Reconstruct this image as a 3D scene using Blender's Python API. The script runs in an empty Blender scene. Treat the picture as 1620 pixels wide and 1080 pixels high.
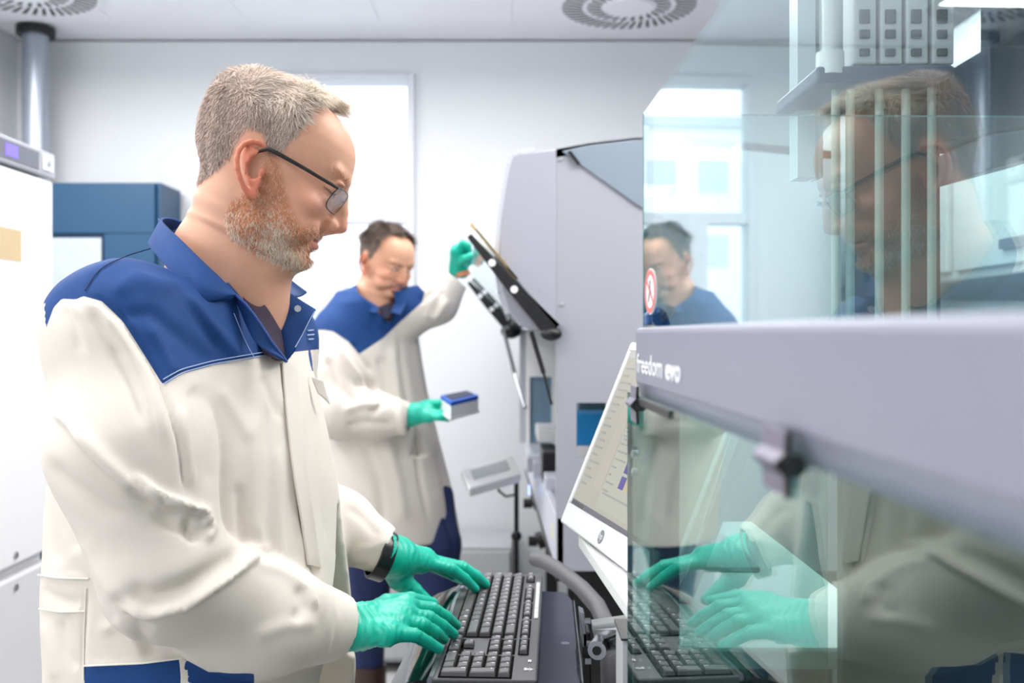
import bpy, bmesh, math, random
import numpy as np
from mathutils import Vector, Matrix

random.seed(7)
rng = np.random.default_rng(7)
S = bpy.context.scene
COL = S.collection

# ---------------------------------------------------------------- camera
FPX = 1500.0           # focal length in pixels of the 1620 wide frame
EYE = 1.5              # camera height
HOR = 529.0            # pixel row of the horizon
cam_d = bpy.data.cameras.new('camera')
cam = bpy.data.objects.new('camera', cam_d)
COL.objects.link(cam)
cam.location = (0, 0, EYE)
cam.rotation_euler = (math.radians(90), 0, 0)
cam_d.sensor_width = 36.0
cam_d.lens = FPX / 1620.0 * 36.0
cam_d.shift_y = -(540.0 - HOR) / 1620.0
cam_d.clip_start = 0.02
cam_d.dof.use_dof = True
cam_d.dof.focus_distance = 1.02
cam_d.dof.aperture_fstop = 5.6
S.camera = cam

# ---------------------------------------------------------------- sky, lamps, exposure
world = bpy.data.worlds.new('sky')
S.world = world
world.use_nodes = True
wn = world.node_tree.nodes
wn['Background'].inputs['Color'].default_value = (0.90, 0.95, 1.0, 1)
wn['Background'].inputs['Strength'].default_value = 2.2


def area_lamp(name, loc, rot, sx, sy, power, color=(1, 1, 1)):
    d = bpy.data.lights.new(name, 'AREA')
    d.shape = 'RECTANGLE'
    d.size = sx
    d.size_y = sy
    d.energy = power
    d.color = color
    o = bpy.data.objects.new(name, d)
    o.location = loc
    o.rotation_euler = rot
    COL.objects.link(o)
    return o


R90 = math.radians(90)
# window bank of the left hand wall (daylight) and the ceiling panels
area_lamp('window_daylight_left', (-2.35, 0.2, 1.9), (0, -R90, 0), 1.4, 3.2, 16, (0.93, 0.96, 1.0))
area_lamp('ceiling_and_fill_light', (-1.0, 0.9, 2.78), (0, 0, 0), 1.2, 0.6, 15, (1, 0.985, 0.96))
area_lamp('ceiling_and_fill_light', (-0.9, -0.7, 2.78), (0, 0, 0), 1.2, 0.6, 15, (1, 0.985, 0.96))
area_lamp('ceiling_and_fill_light', (0.6, 1.6, 2.78), (0, 0, 0), 1.2, 0.6, 15, (1, 0.985, 0.96))
area_lamp('ceiling_and_fill_light', (-0.3, 3.2, 2.78), (0, 0, 0), 1.2, 0.6, 25, (1, 0.985, 0.96))
area_lamp('ceiling_and_fill_light', (-1.9, 3.0, 2.78), (0, 0, 0), 0.6, 1.2, 32, (1, 0.985, 0.96))
area_lamp('ceiling_and_fill_light', (1.4, 1.6, 2.78), (0, 0, 0), 0.6, 1.2, 20, (1, 0.985, 0.96))  # added fill lamp that brightens the right side behind the glass
S.view_settings.view_transform = 'Standard'
S.view_settings.look = 'None'
S.view_settings.gamma = 1.0
S.view_settings.exposure = 0.5
S.view_settings.use_curve_mapping = False
S.cycles.max_bounces = 10
S.cycles.transparent_max_bounces = 24
S.cycles.caustics_reflective = False
S.cycles.caustics_refractive = False
S.cycles.sample_clamp_indirect = 6.0


# ---------------------------------------------------------------- helpers
def W(px, py, Y):
    """world point that stands at depth Y on the sight line of a pixel"""
    return np.array([(px - 810.0) / FPX * Y, Y, EYE - (py - HOR) / FPX * Y])


def srgb(r, g, b):
    def f(c):
        c /= 255.0
        return c / 12.92 if c <= 0.04045 else ((c + 0.055) / 1.055) ** 2.4
    return (f(r), f(g), f(b))


MATS = {}


def mat(name, col, rough=0.5, metal=0.0, vary=0.06, nscale=12.0, bump=0.0, bscale=120.0,
        emit=None, estr=0.0, coat=0.0, sheen=0.0, sss=0.0, spec=0.5):
    if name in MATS:
        return MATS[name]
    m = bpy.data.materials.new(name)
    m.use_nodes = True
    nt = m.node_tree
    b = nt.nodes['Principled BSDF']
    tc = nt.nodes.new('ShaderNodeTexCoord')
    nz = nt.nodes.new('ShaderNodeTexNoise')
    nz.inputs['Scale'].default_value = nscale
    nz.inputs['Detail'].default_value = 4
    nt.links.new(tc.outputs['Object'], nz.inputs['Vector'])
    mr = nt.nodes.new('ShaderNodeMapRange')
    mr.inputs['To Min'].default_value = 1 - vary
    mr.inputs['To Max'].default_value = 1 + vary
    nt.links.new(nz.outputs['Fac'], mr.inputs['Value'])
    mx = nt.nodes.new('ShaderNodeMix')
    mx.data_type = 'RGBA'
    mx.blend_type = 'MULTIPLY'
    mx.inputs['Factor'].default_value = 1
    mx.inputs['A'].default_value = (*col, 1)
    nt.links.new(mr.outputs['Result'], mx.inputs['B'])
    nt.links.new(mx.outputs['Result'], b.inputs['Base Color'])
    b.inputs['Roughness'].default_value = rough
    b.inputs['Metallic'].default_value = metal
    b.inputs['Specular IOR Level'].default_value = spec
    if coat:
        b.inputs['Coat Weight'].default_value = coat
        b.inputs['Coat Roughness'].default_value = 0.08
    if sheen:
        b.inputs['Sheen Weight'].default_value = sheen
    if sss:
        b.inputs['Subsurface Weight'].default_value = sss
        b.inputs['Subsurface Radius'].default_value = (0.012, 0.004, 0.002)
        b.inputs['Subsurface Scale'].default_value = 1.0
    if bump:
        n2 = nt.nodes.new('ShaderNodeTexNoise')
        n2.inputs['Scale'].default_value = bscale
        n2.inputs['Detail'].default_value = 5
        nt.links.new(tc.outputs['Object'], n2.inputs['Vector'])
        bp = nt.nodes.new('ShaderNodeBump')
        bp.inputs['Strength'].default_value = bump
        bp.inputs['Distance'].default_value = 0.002
        nt.links.new(n2.outputs['Fac'], bp.inputs['Height'])
        nt.links.new(bp.outputs['Normal'], b.inputs['Normal'])
    if emit:
        b.inputs['Emission Color'].default_value = (*emit, 1)
        b.inputs['Emission Strength'].default_value = estr
    MATS[name] = m
    return m


def attr_mat(name, attr, rough=0.6, metal=0.0, vary=0.05, nscale=30, bump=0.0, bscale=300, sss=0.0, spec=0.5, wave=0.0):
    """base colour read from a colour attribute of the mesh"""
    m = mat(name, (1, 1, 1), rough, metal, vary, nscale, bump, bscale, sss=sss, spec=spec)
    nt = m.node_tree
    at = nt.nodes.new('ShaderNodeAttribute')
    at.attribute_name = attr
    mx = [n for n in nt.nodes if n.type == 'MIX'][0]
    nt.links.new(at.outputs['Color'], mx.inputs['A'])
    return m


def glass_mat(name, tint, f0=0.05, gloss=(0.95, 1, 1), rough=0.0):
    """clear pane: mirror reflection that grows with the angle, tinted see-through for the rest"""
    m = bpy.data.materials.new(name)
    m.use_nodes = True
    nt = m.node_tree
    nt.nodes.remove(nt.nodes['Principled BSDF'])
    out = nt.nodes['Material Output']
    g = nt.nodes.new('ShaderNodeNewGeometry')
    dot = nt.nodes.new('ShaderNodeVectorMath')
    dot.operation = 'DOT_PRODUCT'
    nt.links.new(g.outputs['Normal'], dot.inputs[0])
    nt.links.new(g.outputs['Incoming'], dot.inputs[1])

    def mth(op, a, bb=None):
        n = nt.nodes.new('ShaderNodeMath')
        n.operation = op
        for i, v in enumerate((a, bb)):
            if v is None:
                continue
            if isinstance(v, (int, float)):
                n.inputs[i].default_value = v
            else:
                nt.links.new(v, n.inputs[i])
        return n.outputs[0]
    c = mth('ABSOLUTE', dot.outputs['Value'])
    p = mth('POWER', mth('SUBTRACT', 1.0, c), 5.0)
    f = mth('ADD', mth('MULTIPLY', p, 1 - f0), f0)
    tr = nt.nodes.new('ShaderNodeBsdfTransparent')
    tr.inputs['Color'].default_value = (*tint, 1)
    gl = nt.nodes.new('ShaderNodeBsdfGlossy')
    gl.inputs['Roughness'].default_value = rough
    gl.inputs['Color'].default_value = (*gloss, 1)
    ms = nt.nodes.new('ShaderNodeMixShader')
    nt.links.new(f, ms.inputs[0])
    nt.links.new(tr.outputs[0], ms.inputs[1])
    nt.links.new(gl.outputs[0], ms.inputs[2])
    nt.links.new(ms.outputs[0], out.inputs['Surface'])
    MATS[name] = m
    return m


def empty(name, label=None, cat=None, loc=(0, 0, 0), group=None, kind=None):
    o = bpy.data.objects.new(name, None)
    o.empty_display_size = 0.05
    o.location = Vector([float(v) for v in loc])
    COL.objects.link(o)
    tag(o, label, cat, group, kind)
    return o


def tag(o, label=None, cat=None, group=None, kind=None):
    if label:
        o['label'] = label
    if cat:
        o['category'] = cat
    if group:
        o['group'] = group
    if kind:
        o['kind'] = kind
    return o


def rootloc(p):
    v = Vector((0, 0, 0))
    while p is not None:
        v = v + p.location
        p = p.parent
    return v


def link(name, me, m, parent=None, smooth=False, kind=None):
    """links a mesh whose vertices are in world space; parents keep only a translation"""
    if m is not None:
        for mm in (m if isinstance(m, (list, tuple)) else [m]):
            me.materials.append(mm)
    if smooth:
        me.polygons.foreach_set('use_smooth', [True] * len(me.polygons))
    o = bpy.data.objects.new(name, me)
    COL.objects.link(o)
    if parent is not None:
        off = rootloc(parent)
        me.transform(Matrix.Translation(-off))
        o.parent = parent
    if kind:
        o['kind'] = kind
    return o


class MB:
    """collects simple solids into one mesh"""

    def __init__(self):
        self.bm = bmesh.new()

    def box(self, lo, hi, bev=0.0, seg=2, mtx=None):
        r = bmesh.ops.create_cube(self.bm, size=1.0)
        vs = r['verts']
        lo = Vector([float(a) for a in lo])
        hi = Vector([float(a) for a in hi])
        c = (lo + hi) / 2
        s = hi - lo
        for v in vs:
            v.co = Vector((v.co.x * s.x + c.x, v.co.y * s.y + c.y, v.co.z * s.z + c.z))
        if bev > 0:
            es = list({e for v in vs for e in v.link_edges})
            rr = bmesh.ops.bevel(self.bm, geom=es, offset=bev, segments=seg, profile=0.5, affect='EDGES')
            vs = list({v for f in rr['faces'] for v in f.verts} | {v for v in vs if v.is_valid})
        if mtx is not None:
            bmesh.ops.transform(self.bm, matrix=mtx, verts=[v for v in vs if v.is_valid])
        return self

    def cyl(self, a, b, r, r2=None, n=20):
        a = Vector([float(v) for v in a])
        b = Vector([float(v) for v in b])
        d = b - a
        q = d.to_track_quat('Z', 'Y').to_matrix().to_4x4()
        bmesh.ops.create_cone(self.bm, cap_ends=True, segments=n, radius1=r, radius2=r if r2 is None else r2,
                              depth=d.length, matrix=Matrix.Translation((a + b) / 2) @ q)
        return self

    def sph(self, c, r, sc=(1, 1, 1), n=16):
        bmesh.ops.create_uvsphere(self.bm, u_segments=n, v_segments=max(6, n // 2), radius=r,
                                  matrix=Matrix.Translation([float(v) for v in c]) @ Matrix.Diagonal((*sc, 1)))
        return self

    def tube(self, pts, r, n=10, closed=False):
        pts = [Vector([float(v) for v in p]) for p in pts]
        rs = r if isinstance(r, (list, tuple)) else [r] * len(pts)
        rings = []
        up = Vector((0, 0, 1))
        N = len(pts)
        for i, p in enumerate(pts):
            if closed:
                t = (pts[(i + 1) % N] - pts[i - 1]).normalized()
            else:
                t = (pts[min(i + 1, N - 1)] - pts[max(i - 1, 0)]).normalized()
            u = up if abs(t.dot(up)) < 0.95 else Vector((1, 0, 0))
            if i > 0:
                u = lastx
            x = (u - t * u.dot(t)).normalized()
            lastx = x
            y = t.cross(x)
            rings.append([self.bm.verts.new(p + (x * math.cos(2 * math.pi * k / n) + y * math.sin(2 * math.pi * k / n)) * rs[i])
                          for k in range(n)])
        m = N if closed else N - 1
        for i in range(m):
            A, B = rings[i], rings[(i + 1) % N]
            for k in range(n):
                self.bm.faces.new((A[k], A[(k + 1) % n], B[(k + 1) % n], B[k]))
        if not closed:
            self.bm.faces.new(rings[0][::-1])
            self.bm.faces.new(rings[-1])
        return self

    def prism(self, pts, d, flip=False):
        """polygon (3D points) extruded by vector d"""
        d = Vector([float(v) for v in d])
        a = [self.bm.verts.new([float(v) for v in p]) for p in pts]
        b = [self.bm.verts.new(v.co + d) for v in a]
        self.bm.faces.new(a[::-1])
        self.bm.faces.new(b)
        n = len(a)
        for i in range(n):
            self.bm.faces.new((a[i], a[(i + 1) % n], b[(i + 1) % n], b[i]))
        return self

    def build(self, name, m, parent=None, smooth=False, kind=None, bevel=0.0, seg=2):
        bmesh.ops.recalc_face_normals(self.bm, faces=self.bm.faces[:])
        me = bpy.data.meshes.new(name)
        self.bm.to_mesh(me)
        self.bm.free()
        if smooth:
            me.polygons.foreach_set('use_smooth', [True] * len(me.polygons))
            try:
                me.set_sharp_from_angle(angle=math.radians(40))
            except Exception:
                pass
        o = link(name, me, m, parent, False, kind)
        if bevel > 0:
            md = o.modifiers.new('bevel', 'BEVEL')
            md.width = bevel
            md.segments = seg
            md.limit_method = 'ANGLE'
            md.angle_limit = math.radians(35)
        return o


def box_obj(name, lo, hi, m, parent=None, bev=0.0, kind=None):
    return MB().box(lo, hi, bev).build(name, m, parent, kind=kind)


# ---------------------------------------------------------------- implicit surfaces
class Field:
    def __init__(self, lo, hi, h):
        self.lo = np.array(lo, float)
        self.h = h
        n = np.ceil((np.array(hi) - self.lo) / h).astype(int) + 1
        self.n = n
        self.ax = [(self.lo[i] + np.arange(n[i]) * h).astype(np.float32) for i in range(3)]
        self.F = np.full(n, 10.0, np.float32)

    def blank(self):
        g = Field.__new__(Field)
        g.lo, g.h, g.n, g.ax = self.lo, self.h, self.n, self.ax
        g.F = np.full(self.n, 10.0, np.float32)
        return g

    def sub(self, lo, hi):
        sl = []
        for i in range(3):
            a = int(np.clip(np.floor((lo[i] - self.lo[i]) / self.h), 0, self.n[i]))
            b = int(np.clip(np.ceil((hi[i] - self.lo[i]) / self.h) + 1, 0, self.n[i]))
            sl.append(slice(a, b))
        return tuple(sl)

    def grid(self, sl):
        return (self.ax[0][sl[0]][:, None, None], self.ax[1][sl[1]][None, :, None], self.ax[2][sl[2]][None, None, :])

    def comb(self, sl, d, k, mode):
        A = self.F[sl]
        if mode == 'sub':
            d = -d
            if k > 0:
                hh = np.clip(0.5 - 0.5 * (A - d) / k, 0, 1)
                self.F[sl] = A * (1 - hh) + d * hh + k * hh * (1 - hh)
            else:
                self.F[sl] = np.maximum(A, d)
        elif mode == 'int':
            self.F[sl] = np.maximum(A, d)
        else:
            if k > 0:
                hh = np.clip(0.5 + 0.5 * (A - d) / k, 0, 1)
                self.F[sl] = A * (1 - hh) + d * hh - k * hh * (1 - hh)
            else:
                self.F[sl] = np.minimum(A, d)

    def cone(self, a, b, r1, r2=None, k=0.0, mode='add'):
        r2 = r1 if r2 is None else r2
        a = np.array(a, float)
        b = np.array(b, float)
        R = max(r1, r2) + k + 3 * self.h
        sl = self.sub(np.minimum(a, b) - R, np.maximum(a, b) + R)
        x, y, z = self.grid(sl)
        ba = b - a
        L = float(ba @ ba) + 1e-12
        t = np.clip(((x - a[0]) * ba[0] + (y - a[1]) * ba[1] + (z - a[2]) * ba[2]) / L, 0, 1)
        d = np.sqrt((x - a[0] - t * ba[0]) ** 2 + (y - a[1] - t * ba[1]) ** 2 + (z - a[2] - t * ba[2]) ** 2) - (r1 + (r2 - r1) * t)
        self.comb(sl, d.astype(np.float32), k, mode)
        return self

    def chain(self, pts, rs, k=0.0, mode='add'):
        for i in range(len(pts) - 1):
            self.cone(pts[i], pts[i + 1], rs[i], rs[i + 1], k, mode)
        return self

    def ell(self, c, r, k=0.0, mode='add', rot=None):
        c = np.array(c, float)
        r = np.array(r, float)
        R = (max(r) if rot is not None else r) + k + 3 * self.h
        sl = self.sub(c - R, c + R)
        x, y, z = self.grid(sl)
        x, y, z = x - c[0], y - c[1], z - c[2]
        if rot is not None:      # columns of rot = local axes
            M = np.array(rot)
            x, y, z = (M[0, 0] * x + M[1, 0] * y + M[2, 0] * z, M[0, 1] * x + M[1, 1] * y + M[2, 1] * z,
                       M[0, 2] * x + M[1, 2] * y + M[2, 2] * z)
        k0 = np.sqrt((x / r[0]) ** 2 + (y / r[1]) ** 2 + (z / r[2]) ** 2)
        k1 = np.sqrt((x / r[0] ** 2) ** 2 + (y / r[1] ** 2) ** 2 + (z / r[2] ** 2) ** 2) + 1e-9
        self.comb(sl, (k0 * (k0 - 1) / k1).astype(np.float32), k, mode)
        return self

    def plane(self, p, nrm, lo, hi, mode='sub'):
        """removes the side the normal points to, inside the box"""
        sl = self.sub(lo, hi)
        x, y, z = self.grid(sl)
        nrm = np.array(nrm, float)
        nrm /= np.linalg.norm(nrm)
        d = -((x - p[0]) * nrm[0] + (y - p[1]) * nrm[1] + (z - p[2]) * nrm[2])
        self.comb(sl, d.astype(np.float32), 0, mode)
        return self

    def loft(self, tab, yaw=0.0, p=2.0, k=0.0, mode='add'):
        """tab rows: z, cx, cy, front, back, side ; cross-sections in a frame turned by yaw"""
        T = np.array(sorted(tab), float)
        z = self.ax[2]
        g = [np.interp(z, T[:, 0], T[:, j]).astype(np.float32)[None, None, :] for j in range(1, T.shape[1])]
        x, y, _ = self.grid((slice(None),) * 3)
        c, s = math.cos(yaw), math.sin(yaw)
        u = (x - g[0]) * c + (y - g[1]) * s
        v = -(x - g[0]) * s + (y - g[1]) * c
        a = np.where(u > 0, g[2], g[3])
        G = ((np.abs(u) / a) ** p + (np.abs(v) / g[4]) ** p) ** (1 / p) - 1
        zz = z[None, None, :]
        m = (T[-1, 0] - T[0, 0])
        G = G.astype(np.float32)
        gx, gy, gz = np.gradient(G, self.h)
        n = np.sqrt(gx ** 2 + gy ** 2 + gz ** 2) + 1e-3
        d = G / n
        d = np.where(np.abs(G) > 1.5, G * 0.08, d)
        d = np.maximum(d, np.maximum(zz - T[-1, 0], T[0, 0] - zz))
        self.comb((slice(None),) * 3, d.astype(np.float32), k, mode)
        return self

    def mesh(self):
        F = self.F
        ins = F < 0
        cs = ins[:-1, :-1, :-1].astype(np.int8)
        tot = np.zeros_like(cs)
        for dx in (0, 1):
            for dy in (0, 1):
                for dz in (0, 1):
                    tot += ins[dx:F.shape[0] - 1 + dx, dy:F.shape[1] - 1 + dy, dz:F.shape[2] - 1 + dz]
        act = (tot > 0) & (tot < 8)
        idx = np.argwhere(act)
        vid = np.full(act.shape, -1, np.int32)
        vid[idx[:, 0], idx[:, 1], idx[:, 2]] = np.arange(len(idx))
        pos = np.zeros((len(idx), 3))
        cnt = np.zeros(len(idx))
        C = [(i, j, k) for i in (0, 1) for j in (0, 1) for k in (0, 1)]
        for c0 in C:
            for a in range(3):
                if c0[a]:
                    continue
                c1 = list(c0)
                c1[a] = 1
                v0 = F[idx[:, 0] + c0[0], idx[:, 1] + c0[1], idx[:, 2] + c0[2]]
                v1 = F[idx[:, 0] + c1[0], idx[:, 1] + c1[1], idx[:, 2] + c1[2]]
                cr = (v0 < 0) != (v1 < 0)
                t = np.where(cr, v0 / np.where(cr, v0 - v1, 1), 0)
                q = np.array(c0, float)[None, :].repeat(len(idx), 0)
                q[:, a] += t
                pos += q * cr[:, None]
                cnt += cr
        V = (idx + pos / cnt[:, None]) * self.h + self.lo
        Q = []
        for a in range(3):
            b, c = (a + 1) % 3, (a + 2) % 3
            s0 = [slice(None)] * 3
            s1 = [slice(None)] * 3
            s0[a] = slice(0, -1)
            s1[a] = slice(1, None)
            for q in (b, c):
                s0[q] = slice(1, -1)
                s1[q] = slice(1, -1)
            i0 = ins[tuple(s0)]
            i1 = ins[tuple(s1)]
            for flag, cond in ((0, i0 & ~i1), (1, ~i0 & i1)):
                e = np.argwhere(cond)
                e[:, b] += 1
                e[:, c] += 1
                def cell(db, dc):
                    w = e.copy()
                    w[:, b] -= db
                    w[:, c] -= dc
                    return vid[w[:, 0], w[:, 1], w[:, 2]]
                q4 = np.stack([cell(1, 1), cell(0, 1), cell(0, 0), cell(1, 0)], 1)
                Q.append(q4 if flag == 0 else q4[:, ::-1])
        Q = np.concatenate(Q)
        Q = Q[(Q >= 0).all(1)]
        return V, Q


def vnormals(V, Q):
    n = np.cross(V[Q[:, 2]] - V[Q[:, 0]], V[Q[:, 3]] - V[Q[:, 1]])
    N = np.zeros_like(V)
    for i in range(4):
        for c in range(3):
            N[:, c] += np.bincount(Q[:, i], n[:, c], len(V))
    return N / (np.linalg.norm(N, axis=1, keepdims=True) + 1e-12)


def relax(V, Q, it=2, f=0.5):
    for _ in range(it):
        acc = np.zeros_like(V)
        cnt = np.zeros(len(V))
        for i in range(4):
            a, b = Q[:, i], Q[:, (i + 1) % 4]
            for (p, q) in ((a, b), (b, a)):
                for c in range(3):
                    acc[:, c] += np.bincount(p, V[q, c], len(V))
                cnt += np.bincount(p, minlength=len(V))
        V = V * (1 - f) + f * acc / np.maximum(cnt, 1)[:, None]
    return V


def npmesh(name, V, Q, colors=None, smooth=True):
    me = bpy.data.meshes.new(name)
    n = len(V)
    me.vertices.add(n)
    me.vertices.foreach_set('co', np.asarray(V, np.float32).ravel())
    k = Q.shape[1]
    me.loops.add(len(Q) * k)
    me.loops.foreach_set('vertex_index', Q.astype(np.int32).ravel())
    me.polygons.add(len(Q))
    me.polygons.foreach_set('loop_start', np.arange(len(Q), dtype=np.int32) * k)
    me.update(calc_edges=True)
    me.validate()
    if smooth:
        me.polygons.foreach_set('use_smooth', np.ones(len(me.polygons), bool))
    if colors is not None:
        at = me.color_attributes.new('col', 'FLOAT_COLOR', 'POINT')
        c4 = np.ones((n, 4), np.float32)
        c4[:, :3] = colors
        at.data.foreach_set('color', c4.ravel())
    return me


def project(V):
    Y = np.maximum(V[:, 1], 0.05)
    return np.stack([810 + FPX * V[:, 0] / Y, HOR - FPX * (V[:, 2] - EYE) / Y], 1)


def polydist(P, poly):
    """distance in pixels from points P to an open polyline, plus 0..1 position along it"""
    poly = np.array(poly, float)
    best = np.full(len(P), 1e9)
    pos = np.zeros(len(P))
    side = np.zeros(len(P))
    n = len(poly) - 1
    for i in range(n):
        a, b = poly[i], poly[i + 1]
        ab = b - a
        t = np.clip(((P - a) @ ab) / (ab @ ab), 0, 1)
        d = np.linalg.norm(P - a - t[:, None] * ab, axis=1)
        m = d < best
        best[m] = d[m]
        pos[m] = (i + t[m]) / n
        cr = ab[0] * (P[:, 1] - a[1]) - ab[1] * (P[:, 0] - a[0])
        side[m] = np.sign(cr[m])
    return best, pos, side


def inpoly(P, poly):
    poly = np.array(poly, float)
    x, y = P[:, 0], P[:, 1]
    ins = np.zeros(len(P), bool)
    j = len(poly) - 1
    for i in range(len(poly)):
        xi, yi = poly[i]
        xj, yj = poly[j]
        c = ((yi > y) != (yj > y)) & (x < (xj - xi) * (y - yi) / (yj - yi + 1e-12) + xi)
        ins ^= c
        j = i
    return ins


def smoothstep(a, b, x):
    t = np.clip((x - a) / (b - a), 0, 1)
    return t * t * (3 - 2 * t)


# ================================================================ the room
CEIL = 2.92
wall_m = mat('painted wall', srgb(220, 223, 226), 0.75, vary=0.015, nscale=3, bump=0.02)
ceil_m = mat('ceiling panel', srgb(240, 240, 246), 0.6, vary=0.015, nscale=3)
floor_m = mat('grey floor', srgb(190, 190, 188), 0.45, vary=0.04, nscale=8)
white_m = mat('white lacquer', srgb(236, 236, 238), 0.3, vary=0.01)
frame_m = mat('window frame', srgb(214, 216, 224), 0.5, vary=0.01)
grey_m = mat('light grey metal', srgb(186, 187, 196), 0.45, vary=0.015)
dark_m = mat('black plastic', srgb(20, 20, 23), 0.4, vary=0.1)
steel_m = mat('brushed steel', srgb(190, 192, 198), 0.3, 1.0, vary=0.05)
navy_m = mat('blue lacquer', srgb(8, 66, 102), 0.4, vary=0.02)

BY = 4.6
tag(box_obj('floor', (-2.5, -1.8, -0.1), (2.3, BY + 0.2, 0), floor_m), kind='structure')
cg = MB().box((-2.5, -1.8, CEIL + 0.012), (2.3, BY + 0.2, CEIL + 0.1)).build('ceiling', ceil_m, kind='structure')
tile = None
for i in range(8):
    for j in range(11):
        x0, y0 = -2.4 + i * 0.6, -1.7 + j * 0.6
        if y0 + 0.6 > BY + 0.2:
            continue
        if tile is None:
            tile = MB().box((-0.2992, -0.2992, -0.012), (0.2992, 0.2992, 0.0), 0.002, 1).build('ceiling_panel', ceil_m)
            t = tile
        else:
            t = tile.copy()
            COL.objects.link(t)
        t.parent = cg
        t.location = (x0 + 0.3, y0 + 0.3, CEIL + 0.012)

wx0, wx1 = W(425, 0, BY)[0], W(656, 0, BY)[0]
wz0, wz1 = W(0, 560, BY)[2], W(0, 118, BY)[2]
b = MB()
b.box((-2.5, BY, 0), (wx0, BY + 0.12, CEIL)).box((wx1, BY, 0), (2.3, BY + 0.12, CEIL))
b.box((wx0, BY, 0), (wx1, BY + 0.12, wz0)).box((wx0, BY, wz1), (wx1, BY + 0.12, CEIL))
b.build('wall_back', wall_m, kind='structure')
box_obj('wall_left', (-2.5, -1.8, 0), (-2.4, BY, CEIL), wall_m, kind='structure')
box_obj('wall_right', (2.2, -1.8, 0), (2.3, BY, CEIL), wall_m, kind='structure')
box_obj('wall_rear', (-2.4, -1.8, 0), (2.2, -1.7, CEIL), wall_m, kind='structure')
box_obj('baseboard_back', (-2.4, BY - 0.015, 0), (2.2, BY, 0.09), grey_m, kind='structure')

clear = glass_mat('window glass', (0.97, 0.99, 1.0), 0.04)
win = empty('window_1', loc=(wx0, BY, wz0), kind='structure')
zb0, zb1 = W(0, 352, BY)[2], W(0, 335, BY)[2]
xm0, xm1 = W(502, 0, BY)[0], W(546, 0, BY)[0]
fw = 0.035
b = MB()
b.box((wx0, BY - 0.03, wz0), (wx0 + fw, BY + 0.1, wz1)).box((wx1 - fw, BY - 0.03, wz0), (wx1, BY + 0.1, wz1))
b.box((wx0 + fw, BY - 0.03, wz1 - fw), (wx1 - fw, BY + 0.1, wz1)).box((wx0 + fw, BY - 0.03, wz0), (wx1 - fw, BY + 0.1, wz0 + fw))
b.build('window_frame', frame_m, win, bevel=0.004)
box_obj('transom_bar', (wx0 + fw, BY - 0.02, zb0), (wx1 - fw, BY + 0.09, zb1), frame_m, win)
box_obj('mullion', (xm0, BY - 0.02, wz0 + fw), (xm1, BY + 0.09, zb0), frame_m, win)
box_obj('pane', (wx0 + fw, BY + 0.03, zb1), (wx1 - fw, BY + 0.038, wz1 - fw), clear, win)
box_obj('pane', (xm1, BY + 0.03, wz0 + fw), (wx1 - fw, BY + 0.038, zb0), clear, win)
box_obj('pane', (wx0 + fw, BY + 0.03, wz0 + fw), (xm0, BY + 0.038, zb0), clear, win)

# pale building far outside the window
bd = empty('building', 'pale office building with rows of dark windows outside the window', 'building', (-8, 24, 0))
fac = mat('pale facade', srgb(246, 246, 248), 0.8)
fg = mat('facade glass', srgb(200, 206, 214), 0.4)
box_obj('wall', (-12.5, 24, 0), (-2.6, 30, 6.8), fac, bd)
box_obj('roof', (-12.7, 23.8, 6.8), (-2.4, 30, 7.05), fg, bd)
for r in range(3):
    for c in range(7):
        x = -12 + c * 1.35
        f = box_obj('window', (x, 23.95, 1.3 + r * 1.9), (x + 0.85, 24.05, 2.2 + r * 1.9), fac, bd)
        box_obj('pane', (x + .06, 23.9, 1.36 + r * 1.9), (x + 0.79, 23.95, 2.14 + r * 1.9), fg, f)
box_obj('outside_ground', (-40, BY + 0.3, -0.3), (40, 60, -0.1), mat('outside paving', srgb(200, 200, 200), 0.9), kind='structure')


# ---- round swirl vents in the ceiling
def vent(cx, cy, R, label):
    v = empty('ceiling_vent', label, 'air vent', (cx, cy, CEIL), group='round air vents in the ceiling')
    MB().cyl((cx, cy, CEIL - 0.010), (cx, cy, CEIL - 0.001), R * 1.04, n=64).build('plate', ceil_m, v)
    b = MB()

    def ring(r0, r1, n=64):
        for k in range(n):
            a0, a1 = 2 * math.pi * k / n, 2 * math.pi * (k + 1) / n
            b.prism([(cx + r * math.cos(a), cy + r * math.sin(a), CEIL - 0.016) for r, a in ((r0, a0), (r1, a0), (r1, a1), (r0, a1))],
                    (0, 0, 0.013))
    MB().cyl((cx, cy, CEIL - 0.02), (cx, cy, CEIL - 0.003), R * 0.36, n=48).build('hub', ceil_m, v)
    b = MB()
    for r0, r1, n, w in ((0.67, 0.96, 44, 0.42), (0.40, 0.60, 26, 0.40)):
        for k in range(n):
            a0 = 2 * math.pi * k / n
            a1 = a0 + 2 * math.pi / n * w
            sw = 0.12
            b.prism([(cx + R * r * math.cos(a), cy + R * r * math.sin(a), CEIL - 0.012) for r, a in
                     ((r0, a0), (r1, a0 + sw), (r1, a1 + sw), (r0, a1))], (0, 0, 0.008))
    b.build('slots', dark_m, v, kind='stuff')


vent(W(995, 0, 4.08)[0], 4.08, 0.30, 'round slotted air vent in the ceiling above the curved grey instrument')
vent(-2.02, 3.9, 0.30, 'round slotted air vent in the ceiling above the steel pipe')

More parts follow.
